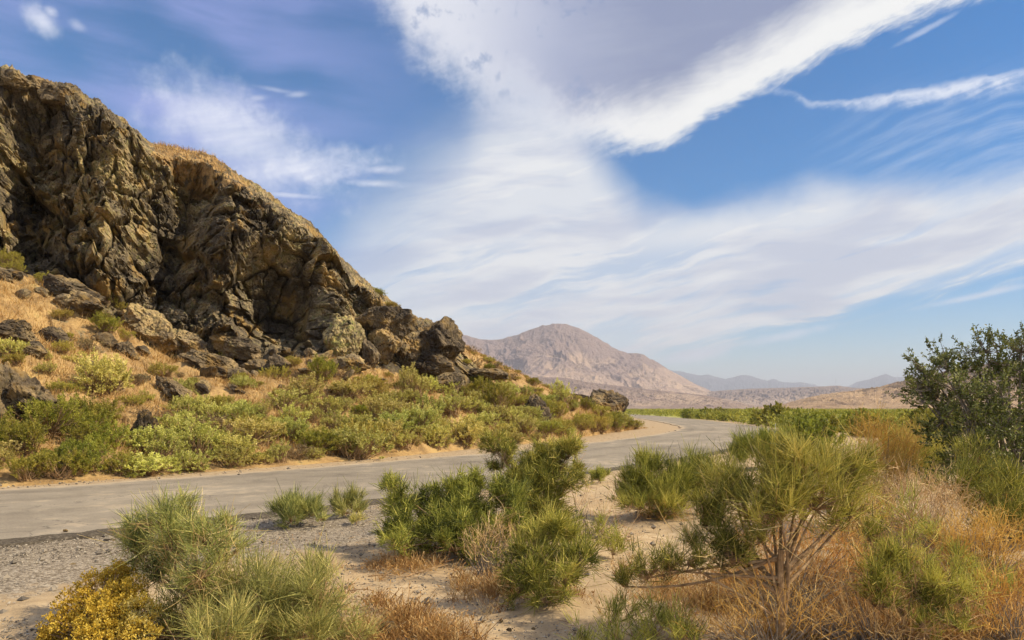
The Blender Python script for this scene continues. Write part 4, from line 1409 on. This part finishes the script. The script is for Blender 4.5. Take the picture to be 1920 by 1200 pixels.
def dead_bush(name, label, base, lobes, mat, seed, dens, wid=0.0026, up=0.7, wood=None, group=None, lmin=.12, lmax=.30, fan=.75, barkr=0.0055):
    """leafless twiggy bush: twigs fork again and again from the base."""
    rg = np.random.default_rng(seed)
    x0, y0 = gp(*base)
    root = np.array([x0, y0, 0.0])
    e = tag(link(name, None, None, None, tuple(root)), label, "shrub", group)
    g = Geo(); w = Geo()
    for (px, py, rp, dY, tint) in lobes:
        Y = y0 + dY
        c = px3(px, py, Y) - root; r = rp / F * Y
        n = int(dens * (r / .1) ** 2 * 10)
        o = c + rg.normal(size=(n, 3)) * r * np.array([.5, .5, .42])
        o[:, 2] = np.maximum(o[:, 2], 0.02)
        axis = unit(o - np.array([c[0] * .4, c[1] * .4, -0.25 * r]))
        D = unit(axis + np.array([0, 0, up * .5]) + rg.normal(size=(n, 3)) * fan)
        L = rg.uniform(lmin, lmax, n) * min(1.0, r / .22)
        tt = np.clip(rg.normal(tint, .22, n), 0, 1)
        g.strands(o, o + D * (L * .5)[:, None] + rg.normal(size=(n, 3)) * .022, o + D * L[:, None] + rg.normal(size=(n, 3)) * .02, wid, wid * .4, tt, 2, 3, rg)
        k = int(n * .8)
        o2 = o[:k] + D[:k] * (L[:k] * rg.uniform(.3, .8, k))[:, None]
        D2 = unit(D[:k] + rg.normal(size=(k, 3)) * .8)
        g.strands(o2, o2 + D2 * (L[:k] * .25)[:, None], o2 + D2 * (L[:k] * .55)[:, None], wid * .7, wid * .35, tt[:k], 2, 2, rg)
        m = 14
        sel = o[rg.choice(n, m, replace=n < m)]
        P0 = np.zeros((m, 3)) + rg.normal(size=(m, 3)) * np.array([.05, .05, 0])
        w.strands(P0, (P0 + sel) * .5 + rg.normal(size=(m, 3)) * .04, sel, barkr, barkr * .25, .5, 4, 4, rg)
    tag(link("dead_twigs", g.mesh("dead_twigs"), mat, e), kind="stuff")
    link("stem", w.mesh("stem"), wood or M_BARK, e)
    return e


dead_bush("dry_bush", "pale straw coloured dead bush between the centre bushes", (915, 1085),
          [(900, 1010, 26, .1, .8), (935, 1000, 30, .1, .75), (960, 1015, 24, .1, .7), (890, 1040, 26, .0, .7), (930, 1045, 30, .0, .6)], L_TAN, 41, 2.2, 0.0028, 1.3)
dead_bush("bare_bush", "leafless grey branches right of the tall centre bush", (1105, 1010),
          [(1090, 950, 30, .0, .3), (1125, 975, 34, .0, .3), (1150, 990, 30, .1, .35), (1120, 1020, 30, -.2, .4), (1160, 1035, 28, -.2, .45)], L_TAN, 42, 0.5, 0.0028, .6, lmin=.2, lmax=.5)
broom("broom_bush", "sparse green sprigs among the leafless grey branches", (1150, 1040),
      [(1130, 985, 24, .0, .6), (1165, 1010, 26, .0, .55), (1150, 1030, 22, -.1, .6), (1110, 1060, 22, -.1, .6)], L_BROOM, 43, .7, 0.008, 0.0028, kw=dict(up=.8, fan=.55, lmax=.2))
broom("broom_bush", "dark green clump with orange base left of the big right bush", (1235, 968),
      [(1190, 905, 24, .1, .35), (1220, 880, 28, .2, .5), (1215, 912, 32, .1, .4), (1260, 905, 34, .1, .3), (1300, 890, 34, .2, .25), (1325, 905, 26, .2, .2), (1240, 940, 34, -.1, .6), (1200, 940, 28, -.1, .7), (1280, 935, 28, .0, .35), (1165, 930, 18, .1, .3)],
      L_BROOM, 44, 1.8, 0.014, 0.0034, kw=dict(up=1.0, fan=.4, lmax=.24), dead=10, deadmat=L_ORANGE)
broom("broom_bush", "dark rounded shrub peeking over the big right bush by the road", (1415, 880),
      [(1400, 832, 20, .0, .3), (1430, 826, 18, .0, .35), (1385, 850, 18, .0, .35), (1460, 835, 20, .0, .3), (1440, 850, 24, .0, .3)], L_BROOM, 45, 1.8, 0.012, 0.004, kw=dict(up=1.0, fan=.4, lmax=.3))

TALL = dict(up=.95, fan=.58, lmax=.21, length=(.4, .9), per=24)
broom("broom_bush", "big green broom bush with a bare upright trunk at lower right", (1468, 1235),
      [(1380, 905, 44, .3, .5), (1440, 880, 46, .2, .55), (1500, 870, 44, .1, .6), (1560, 870, 40, .2, .6), (1600, 900, 40, .2, .55), (1400, 945, 44, .1, .45), (1460, 935, 50, .0, .5), (1530, 925, 50, .0, .55),
       (1590, 945, 36, .1, .5), (1340, 930, 34, .2, .5), (1320, 965, 36, .2, .35), (1350, 1000, 40, .1, .3), (1370, 1030, 34, .0, .25), (1300, 1000, 26, .1, .35), (1255, 1050, 30, .0, .35), (1215, 1065, 30, .0, .3),
       (1170, 1085, 24, .0, .25), (1290, 1040, 28, .0, .35), (1430, 1000, 26, .0, .5), (1540, 850, 24, .2, .65), (1480, 840, 26, .2, .6), (1620, 870, 24, .2, .6)],
      L_BROOM, 51, 1.45, 0.028, 0.0022, kw=TALL, dead=16, deadmat=L_TAN, stemsides=7, hub=(1464, 1030), grow=1.25)
broom("broom_bush", "green broom bush leaning right in front of the dead tan bush", (1690, 1230),
      [(1630, 1000, 30, .2, .45), (1660, 1040, 36, .1, .45), (1700, 1040, 36, .1, .7), (1660, 1090, 40, .0, .3), (1710, 1085, 40, .0, .35), (1760, 1090, 40, .0, .6), (1800, 1120, 36, .0, .65), (1750, 1130, 36, .0, .35),
       (1640, 1120, 30, .0, .4), (1790, 1160, 30, -.1, .4), (1730, 1160, 28, -.1, .35)], L_BROOM, 52, 1.7, 0.013, 0.0021, kw=TALL, dead=12, deadmat=L_TAN)
broom("broom_bush", "low green tufted bush at the bottom edge under the big broom bush", (1200, 1225),
      [(1140, 1160, 32, .1, .55), (1180, 1140, 28, .2, .35), (1230, 1170, 40, .0, .55), (1270, 1165, 36, .1, .5), (1160, 1195, 40, -.1, .5), (1100, 1190, 30, .0, .7), (1290, 1195, 30, -.1, .5)],
      L_BROOM, 53, 1.2, 0.009, 0.0022, kw=dict(up=1.1, fan=.4, lmax=.28, per=18), dead=6)
dead_bush("dry_bush", "tall orange dry bush behind the big broom bush", (1650, 985),
          [(1640, 820, 40, .0, .6), (1670, 845, 44, .0, .5), (1640, 870, 44, -.2, .55), (1690, 890, 40, -.1, .6), (1640, 920, 44, -.3, .5), (1710, 830, 30, .1, .7)], L_ORANGE, 54, 3.2, 0.0030, 1.2)
broom("broom_bush", "yellow-green wispy bush between the orange dry bush and the dark tree", (1710, 960),
      [(1700, 850, 32, .0, .75), (1730, 880, 32, .0, .6), (1690, 880, 28, .0, .7), (1750, 850, 30, .2, .8)], L_BROOM, 55, 1.4, 0.010, 0.0028, kw=dict(up=1.1, fan=.45, lmax=.3))
dead_bush("dry_bush", "dead tan bush of pale arching twigs under the dark tree", (1715, 1065),
          [(1660, 960, 44, .1, .65), (1710, 930, 48, .1, .7), (1760, 940, 44, .1, .75), (1690, 1000, 44, .0, .6), (1750, 990, 44, .0, .6), (1800, 960, 34, .1, .7)], L_TAN, 56, 3.0, 0.0027, .9)
dead_bush("dry_bush", "bright orange dry bush at the right edge below the dark tree", (1830, 1120),
          [(1780, 1030, 40, .0, .6), (1830, 1010, 44, .0, .55), (1870, 1000, 36, .0, .6), (1850, 1050, 46, .0, .5), (1800, 1060, 36, .0, .55), (1905, 1040, 34, .0, .45)], L_ORANGE, 57, 3.2, 0.0026, 1.0)
dead_bush("bare_bush", "tangle of grey dead branches at the bottom right", (1640, 1235),
          [(1560, 1160, 50, .0, .35), (1620, 1170, 50, .0, .3), (1680, 1180, 46, -.1, .35), (1500, 1130, 44, .2, .5), (1580, 1100, 44, .2, .55), (1720, 1200, 40, -.1, .4), (1430, 1130, 40, .3, .6)], L_TAN, 58, 1.8, 0.0024, .6)
dead_bush("dry_bush", "straw brown bush in the bottom right corner", (1900, 1225),
          [(1860, 1130, 44, .0, .4), (1910, 1110, 44, .0, .35), (1880, 1180, 50, .0, .5), (1820, 1190, 40, .0, .6)], L_ORANGE, 59, 2.8, 0.0024, .9)
dead_bush("dry_bush", "tan twiggy thicket behind the trunk of the big broom bush", (1470, 1170),
          [(1400, 1040, 44, .2, .55), (1460, 1030, 50, .2, .6), (1520, 1030, 50, .2, .65), (1570, 1040, 44, .2, .6), (1430, 1090, 48, .1, .55), (1530, 1090, 48, .1, .55), (1360, 1090, 40, .2, .6), (1600, 1080, 40, .2, .55)],
          L_ORANGE, 60, 2.8, 0.0024, .8)


dead_bush("dry_bush", "golden dry twigs at the bottom edge around the broom trunk", (1440, 1238),
          [(1350, 1160, 46, .0, .55), (1420, 1150, 50, -.1, .6), (1500, 1165, 50, -.1, .6), (1390, 1195, 46, -.1, .6), (1540, 1190, 46, -.1, .55), (1310, 1190, 40, .0, .6)], L_ORANGE, 63, 1.5, 0.0022, .9)
dead_bush("dry_bush", "golden orange twiggy bush between the two green broom bushes", (1600, 1120),
          [(1590, 990, 44, .0, .6), (1630, 960, 40, .1, .6), (1610, 1030, 46, .0, .55), (1570, 1060, 40, .0, .55), (1640, 1060, 40, -.1, .5)], L_ORANGE, 64, 2.4, 0.0024, 1.0)
broom("broom_bush", "olive wispy bush crossing in front of the dead tan bush", (1790, 1150),
      [(1700, 960, 34, .3, .75), (1760, 1000, 30, .3, .8), (1830, 1080, 34, .1, .7), (1870, 1090, 34, .1, .6), (1790, 1040, 30, .2, .75)], L_BROOM, 65, .8, 0.010, 0.0022, kw=dict(up=.9, fan=.55, lmax=.3), dead=14, deadmat=L_ORANGE)


def leafy_tree():
    rg = np.random.default_rng(71)
    x0, y0 = gp(1905, 1010)
    root = np.array([x0, y0, 0.0])
    e = tag(link("leafy_tree", None, None, None, tuple(root)), "dark green leafy small tree at the right edge", "tree")
    g = Geo(); w = Geo()
    lobes = [(1745, 700, 34, 0), (1780, 690, 36, .3), (1720, 735, 30, 0), (1760, 745, 46, 0), (1800, 740, 50, -.2), (1850, 660, 32, .1), (1890, 690, 44, .1), (1840, 715, 44, .2), (1915, 660, 34, .1), (1880, 745, 56, -.2),
             (1930, 720, 60, .1), (1770, 790, 50, -.1), (1820, 800, 60, -.3), (1880, 810, 64, -.3), (1800, 850, 56, -.1), (1860, 870, 64, -.3), (1910, 860, 66, -.3), (1960, 790, 70, 0), (1850, 925, 56, -.2), (1905, 940, 60, -.3),
             (1980, 880, 70, 0), (2010, 760, 70, .2), (1830, 690, 28, .2), (1868, 650, 20, .1), (1805, 705, 26, .1), (1960, 680, 46, .2), (1720, 720, 18, .1), (1760, 690, 20, .2), (2040, 850, 80, 0), (1940, 980, 56, -.2),
             (1735, 755, 24, -.1), (1850, 780, 60, .4), (1930, 800, 70, .5), (1790, 760, 40, .5), (1825, 890, 50, .4)]
    top = np.array([0.15, 0, 0.7])
    for (px, py, rp, dY) in lobes:
        Y = y0 + dY * 1.6
        c = px3(px, py, Y) - root; r = rp / F * Y
        ns = int(38 * (r / .25) ** 2)
        d = unit(rg.normal(size=(ns, 3)))
        nb = max(4, int(10 * r / .3))
        bd = unit(rg.normal(size=(nb, 3)) + np.array([-.1, 0, .4])); bi = rg.integers(0, nb, ns)
        o = c + bd[bi] * (rg.random(ns) ** .6 * r * rg.uniform(.6, 1.7, nb)[bi])[:, None] + rg.normal(size=(ns, 3)) * r * .09
        ax = unit(bd[bi] * .8 + np.array([0, 0, .7]) + rg.normal(size=(ns, 3)) * .35)
        per = 17
        ii = np.repeat(np.arange(ns), per)
        t = rg.random(len(ii))
        O = o[ii] + ax[ii] * (t * rg.uniform(.10, .2))[:, None] + rg.normal(size=(len(ii), 3)) * .008
        D = unit(ax[ii] * .7 + rg.normal(size=(len(ii), 3)) * .75)
        g.leaves(O, D, rg.uniform(.028, .054, len(ii)), rg.uniform(.007, .013, len(ii)), np.clip(rg.normal(.45, .15, ns)[ii] + rg.normal(0, .16, len(ii)), 0, 1), rg)
        w.strands(o, o + ax * .08, o + ax * .17, .003, .0015, .5, 3, 2, rg)
        P0 = np.array([[rg.normal(0, .1), rg.normal(0, .1), -.05]])
        w.strands(P0, np.array([[c[0] * .4, c[1] * .4, c[2] * .6]]) + rg.normal(size=(1, 3)) * .08, c[None], .035, .008, .5, 6, 8, rg)
        k = min(ns, 26)
        w.strands(np.repeat(c[None], k, 0), (c + o[:k]) * .5 + rg.normal(size=(k, 3)) * .04, o[:k], .008, .003, .5, 3, 3, rg)
    link("crown", g.mesh("crown"), L_DARK, e)
    link("trunk", w.mesh("trunk"), M_BARK, e)


leafy_tree()
broom("broom_bush", "dark green broom bush in the shade under the leafy tree", (1850, 1060),
      [(1800, 900, 36, .2, .3), (1850, 940, 40, .1, .25), (1900, 960, 44, .0, .3), (1880, 900, 36, .2, .35), (1830, 860, 30, .3, .3)], L_BROOM, 62, 1.2, 0.010, 0.0026, kw=dict(up=.9, fan=.5, lmax=.3), dead=10, deadmat=L_ORANGE)

# ------------------------------------------------------------------ dry grass
def grass_patch():
    rg = np.random.default_rng(81)
    g = Geo()
    for (px, py, rx, ry, num, hmin, hmax, tint) in [
        (760, 1055, 70, 22, 1500, .05, .17, .55), (700, 1062, 60, 18, 500, .03, .09, .5), (930, 1105, 80, 34, 1700, .06, .22, .5), (870, 1090, 60, 26, 700, .04, .12, .55), (760, 1165, 110, 34, 2000, .05, .18, .55),
        (800, 1195, 120, 26, 1800, .05, .2, .5), (700, 1130, 50, 18, 400, .03, .1, .4), (1050, 1120, 90, 26, 900, .05, .18, .45), (1330, 1150, 120, 50, 2600, .06, .24, .6), (1400, 1100, 120, 50, 2400, .06, .24, .6),
        (1560, 1120, 140, 60, 3200, .06, .26, .55), (1800, 1160, 150, 60, 3400, .06, .26, .55), (1880, 1100, 120, 60, 2000, .06, .26, .4), (1250, 1110, 60, 40, 900, .05, .18, .55), (1700, 1200, 200, 40, 3600, .06, .26, .5), (1650, 1140, 200, 60, 3600, .06, .26, .45), (1850, 1190, 120, 40, 2400, .06, .24, .45),
        (1480, 1200, 160, 30, 2200, .06, .22, .65), (1240, 965, 60, 12, 500, .05, .16, .5), (1170, 1070, 50, 30, 350, .04, .12, .5), (680, 1190, 60, 24, 900, .05, .18, .7), (1620, 1000, 90, 50, 1500, .08, .3, .5),
        (1750, 1060, 120, 50, 1800, .08, .3, .45), (640, 1110, 40, 26, 200, .03, .1, .5), (590, 1010, 200, 40, 60, .03, .08, .5)]:
        num = int(num * (1.15 if px > 1200 else .65))
        a = rg.uniform(0, 6.3, num); q = np.abs(rg.normal(0, .55, num))
        qx = px + np.cos(a) * q * rx; qy = py + np.sin(a) * q * ry
        Y = CH * F / (qy - HZ); X = (qx - 960) / F * Y
        # gather into tufts
        tf = max(8, num // 17)
        k = rg.integers(0, tf, num)
        X = X[k] + rg.normal(0, .035, num); Y = Y[k] + rg.normal(0, .035, num)
        L = rg.uniform(hmin, hmax * 1.15, num) * rg.uniform(.5, 1.2, tf)[k]
        D = unit(rg.normal(size=(num, 3)) * np.array([.62, .62, .15]) + np.array([0, 0, .9]))
        P0 = np.stack([X, Y, np.full(num, -.02)], 1)
        P2 = P0 + D * L[:, None] + rg.normal(size=(num, 3)) * np.array([1, 1, 0]) * L[:, None] * .2
        tt = np.clip(rg.normal(tint, .24, tf)[k] + rg.normal(0, .14, num), 0, 1)
        g.strands(P0, P0 + D * (L * .6)[:, None], P2, .0030, .0016, tt, 2, 2, rg)
        # seed heads
        h = rg.random(num) < .35
        g.leaves(P2[h], unit(P2[h] - P0[h]), rg.uniform(.02, .045, h.sum()), rg.uniform(.004, .008, h.sum()), np.clip(tt[h] + .1, 0, 1), rg)
    o = link("dry_grass", g.mesh("dry_grass"), L_STRAW)
    tag(o, "golden dry grass tufts on the sandy foreground", "grass", kind="stuff")
    # on the slope
    g = Geo()
    rows, cols = HNS, HV.shape[1]
    num = 62000
    ri = (rows * (0.10 + 0.90 * rg.random(num) ** .9)).astype(int).clip(0, rows - 1)
    ci = rg.integers(20, cols - 40, num)
    dens = fbm(HV[ri, ci] * 0.5, 3, 131)
    ok = (HR[ri, ci] < .55) & (dens > -.35)
    P0 = HV[ri[ok], ci[ok]] + rg.normal(size=(ok.sum(), 3)) * np.array([.10, .10, 0])
    n = len(P0)
    L = rg.uniform(.10, .30, n)
    D = unit(rg.normal(size=(n, 3)) * np.array([.5, .5, .2]) + np.array([.15, -.1, 1]))
    P0[:, 2] -= .03
    g.strands(P0, P0 + D * (L * .5)[:, None], P0 + D * L[:, None], .009, .004, np.clip(rg.normal(.6, .2, n) + dens[ok] * .25, 0, 1), 2, 1, rg)
    # the grassy shoulder of the hill above and behind the cliff
    num = 9000
    ri = rg.integers(HNS + 300, HNS + 372, num); ci = rg.integers(60, cols - 120, num)
    ok = HR[ri, ci] < .5
    P0 = HV[ri[ok], ci[ok]]; n = len(P0)
    L = rg.uniform(.12, .3, n)
    D = unit(rg.normal(size=(n, 3)) * .5 + np.array([0, 0, 1]))
    g.strands(P0, P0 + D * (L * .5)[:, None], P0 + D * L[:, None], .012, .005, np.clip(rg.normal(.5, .2, n), 0, 1), 2, 1, rg)
    o = link("slope_grass", g.mesh("slope_grass"), L_STRAW)
    tag(o, "golden dry grass covering the hillside between rocks", "grass", kind="stuff")


grass_patch()

# ------------------------------------------------------------------ gravel
def gravel():
    rg = np.random.default_rng(91)
    base = np.array([(1, 0, 0), (0, 1, 0), (-1, 0, 0), (0, -1, 0), (0, 0, .7), (0, 0, -.7)], float)
    fc = np.array([(0, 1, 4), (1, 2, 4), (2, 3, 4), (3, 0, 4), (1, 0, 5), (2, 1, 5), (3, 2, 5), (0, 3, 5)])
    qx = rg.uniform(-60, 1500, 90000); qy = HZ + 40 + 420 * rg.random(90000) ** .8
    Y = CH * F / (qy - HZ); X = (qx - 960) / F * Y
    d = road_dist(X, Y)
    keep = np.where(d < 0, np.exp(-np.clip(-d - 3.8, 0, 99) / 2.2) * (d < -3.62), 0.35 * ((d > 3.45) & (d < 5.6)))
    keep = keep * np.clip(1.25 - X * .06 * (d < 0) - np.clip(Y - 9, 0, 9) * .05, .12, 1) + 0.05 * (d < -3.7)
    k = rg.random(len(X)) < keep
    X, Y, d = X[k][:30000], Y[k][:30000], d[k][:30000]
    n = len(X)
    s = .005 + .011 * rg.random(n) ** 2.2
    big = rg.random(n) < .03
    s[big] *= rg.uniform(1.8, 4.0, big.sum())
    s = s * np.where(d > 0, 1.9, 1.0)
    V = base[None] * rg.uniform(.6, 1.3, (n, 6, 1)) * s[:, None, None]
    a = rg.uniform(0, 6.3, n)
    c, s_ = np.cos(a)[:, None], np.sin(a)[:, None]
    V = np.stack([V[:, :, 0] * c - V[:, :, 1] * s_, V[:, :, 0] * s_ + V[:, :, 1] * c, V[:, :, 2]], 2)
    V = V + np.stack([X, Y, s * .35 - .004], 1)[:, None]
    Fc = (fc[None] + np.arange(n)[:, None, None] * 6).reshape(-1, 3)
    tint = np.repeat(rg.random(n) * np.where(big, .6, 1.0), 6)
    m, g = mat_new("pebbles")
    finish(g, g.ramp(attr(g, 'tint'), [(0, (0.10, 0.085, 0.07)), (.35, (0.19, 0.16, 0.125)), (.75, (0.33, 0.28, 0.22)), (1, (0.52, 0.46, 0.37))]), .9)
    o = link("gravel", make_mesh("gravel", V.reshape(-1, 3), None, Fc, {'tint': tint}), m)
    tag(o, "grey gravel scattered along the road shoulder", "gravel", kind="stuff")


gravel()

def litter():
    rg = np.random.default_rng(93)
    n = 5200
    qx = rg.uniform(420, 1920, n); qy = rg.uniform(900, 1215, n)
    Y = CH * F / (qy - HZ); X = (qx - 960) / F * Y
    P = np.stack([X, Y, np.zeros(n)], 1)
    k = (road_dist(X, Y) < -4.4) & (fbm(P * .9, 3, 141) > -.12)
    P = P[k]; n = len(P)
    P[:, 2] = .006 + rg.random(n) * .01
    a = rg.uniform(0, 6.3, n); L = rg.uniform(.02, .11, n)
    D = np.stack([np.cos(a), np.sin(a), rg.normal(0, .12, n)], 1)
    g = Geo()
    g.strands(P, P + D * (L * .5)[:, None] + rg.normal(size=(n, 3)) * .006, P + D * L[:, None], .0022, .0014, np.clip(rg.normal(.35, .3, n), 0, 1), 3, 2, rg)
    tag(link("litter", g.mesh("litter"), L_TAN), "small dead twigs littering the sand", "litter", kind="stuff")


litter()

# single stones and sticks on the sandy foreground
SM = [rock_mesh("stone", 500 + k, 3, 12, (1, .8, .6), .08) for k in range(4)]
for k, me in enumerate(SM):
    me.materials.append(MB_DARK if k < 3 else MB_WARM)
for (px, py, w, lab) in [(728, 1186, 34, "dark flat stone in dry grass at the bottom edge"), (135, 1062, 10, "lone small dark stone on the gravel at left"), (122, 1003, 7, "small stone on the asphalt near the left edge"),
                         (955, 1182, 9, "small stone on bare sand at the bottom centre"), (1000, 1180, 7, "small pale stone on bare sand at the bottom centre"), (655, 1165, 10, "small stone beside the feathery yellow-green bush"),
                         (940, 1165, 6, "tiny stone on sand below the fresh light green bush"), (448, 893, 8, "dark stone on the far road shoulder")]:
    x, y = gp(px, py)
    s = w / F * y * .6
    o = link("stone", SM[w % 4], None, None, (x, y, s * .25 + (.05 if 'asphalt' in lab else 0)))
    o.scale = (s, s, s); o.rotation_euler = (0, .2, w)
    tag(o, lab, "stone", "stones on the ground")
rg = np.random.default_rng(95)
for (a, b, lab) in [((760, 1084), (838, 1064), "pale dead stick lying beside the dry grass patch"), ((690, 1083), (740, 1086), "thin dark stick on sand below the centre bush"), ((655, 1110), (700, 1114), "thin twig on sand right of the feathery bush")]:
    A = np.array([*gp(*a), .012]); B = np.array([*gp(*b), .03])
    g = Geo(); g.strands((A - A)[None], ((B - A) * .5 + np.array([.02, .03, .02]))[None], (B - A)[None], .008, .003, .5, 6, 8, rg)
    mid = (B - A)[None] * .6
    g.strands(mid, mid + np.array([[.03, .04, .03]]), mid + np.array([[.05, .12, .02]]), .004, .002, .5, 5, 4, rg)
    o = link("stick", g.mesh("stick"), M_WOOD, None, tuple(A))
    tag(o, lab, "stick", "sticks on the sand")

# ------------------------------------------------------------------ marker stakes, sign plate, wind turbines
def cyl(g, p, q, r0, r1, sides=8, seg=1):
    p = np.array([p], float); q = np.array([q], float)
    g.strands(p, (p + q) / 2, q, r0, r1, .5, sides, seg, np.random.default_rng(5))


M_WHITE = m_simple("white_paint", [(.3, (.62, .60, .55)), (.7, (.80, .79, .75))], 8.0, .6, .05)
M_DARKM = m_simple("dark_plastic", [(.3, (.03, .03, .03)), (.7, (.06, .06, .055))], 8.0, .6, .05)
for (px, py, h, lab) in [(1454, 811, 17, "leftmost thin white stake beside the far road bend"), (1464, 811, 11, "short white stake second from left at the road bend"), (1477, 812, 12, "white stake in the middle of the roadside row"),
                         (1495, 812, 15, "rightmost white stake of the roadside row")]:
    x, y = gp(px, py)
    H = h / F * y
    e = tag(link("marker_stake", None, None, None, (x, y, 0)), lab, "stake", "white stakes beside the road")
    g = Geo(); cyl(g, (0, 0, -.1), (0, 0, H * .86), .03, .028); link("post", g.mesh("post"), M_WHITE, e)
    g = Geo(); cyl(g, (0, 0, H * .86), (0, 0, H), .031, .02); link("cap", g.mesh("cap"), M_WHITE, e)
x, y = gp(1549, 822)
e = tag(link("roadside_sign", None, None, None, (x, y, 0)), "small blank pale plate on a post among the valley shrubs", "sign")
g = Geo(); cyl(g, (0, 0, -.1), (0, 0, .55), .02, .02); link("post", g.mesh("post"), M_WHITE, e)
zt = CH + (HZ - 786) / F * y; zb = CH + (HZ - 799) / F * y; hw = 3.6 / F * y
vv = np.array([(sx * hw, sy * .012 - .035, z) for z in (zb, zt) for sy in (-1, 1) for sx in (-1, 1)])
qq = [(2, 3, 1, 0), (5, 7, 6, 4), (1, 5, 4, 0), (6, 7, 3, 2), (4, 6, 2, 0), (3, 7, 5, 1)]
link("plate", make_mesh("plate", vv, qq), m_simple('faded_plate', [(.3, (.36, .33, .25)), (.7, (.50, .47, .38))], 6.0), e)

for (px, pt, pb, Y, rot, lab) in [(1508, 708, 719, 9000, .3, "leftmost tiny wind turbine on the far ridge"), (1567, 713, 726, 9000, .9, "lone tiny wind turbine in the gap between the blue ranges"),
                                  (1682, 702, 709, 8800, .1, "tiny wind turbine right of the nipple peak"), (1693, 698, 707, 8800, .6, "upper tiny wind turbine right of the nipple peak")]:
    H = (pb - pt) / F * Y
    x = (px - 960) / F * Y; z = CH + (HZ - pb) / F * Y
    e = tag(link("wind_turbine", None, None, None, (x, Y, z)), lab, "wind turbine", "wind turbines on the far ridges")
    g = Geo(); cyl(g, (0, 0, -20), (0, 0, H), 3.2, 2.0, 10); link("tower", g.mesh("tower"), M_WHITE, e)
    g = Geo(); cyl(g, (0, -4, H + 1.2), (0, 6, H + 1.2), 2.2, 2.0, 8); link("nacelle", g.mesh("nacelle"), M_WHITE, e)
    for k in range(3):
        a = rot + k * 2.0944
        g = Geo(); cyl(g, (0, -4.5, H + 1.2), (math.sin(a) * H * .5, -4.5, H + 1.2 + math.cos(a) * H * .5), 1.6, .5, 5); link("blade", g.mesh("blade"), M_WHITE, e)

# ------------------------------------------------------------------ haze
def haze():
    x, y0, y1, z0, z1 = 11600, -1500, 17500, -4.0, 690
    V = [(sx * x, yy, zz) for zz in (z0, z1) for yy in (y0, y1) for sx in (-1, 1)]
    me = make_mesh("haze", np.array(V), qq)
    m, g = mat_new("valley_haze")
    v = g.new('ShaderNodeVolumePrincipled')
    v.inputs['Color'].default_value = (0.78, 0.82, 0.96, 1)
    v.inputs['Density'].default_value = 1.4e-4
    v.inputs['Anisotropy'].default_value = 0.0
    o = g.new('ShaderNodeOutputMaterial')
    g.l.new(v.outputs[0], o.inputs['Volume'])
    tag(link("haze", me, m), "thin pale desert haze", kind="stuff")


haze()

# ------------------------------------------------------------------ labels of the many alike things, counted from the left
ORD = ["leftmost", "second from left", "third from left", "fourth from left", "fifth from left", "sixth from left", "seventh from left", "eighth from left", "ninth from left", "tenth from left",
       "eleventh from left", "twelfth from left", "thirteenth from left", "fourteenth from left", "fifteenth from left", "sixteenth from left", "seventeenth from left", "eighteenth from left", "nineteenth from left"]
for stem_label, members in NUMBERED.items():
    members.sort(key=lambda t: t[0])
    for i, (_, o) in enumerate(members):
        if len(members) == 1:
            o["label"] = stem_label
        elif i == len(members) - 1:
            o["label"] = stem_label + ", rightmost"
        elif i < len(ORD):
            o["label"] = stem_label + ", " + ORD[i]
        else:
            j = len(members) - 1 - i
            o["label"] = stem_label + ", " + (ORD[j].replace("left", "right") if j < len(ORD) else "near the middle of the row")
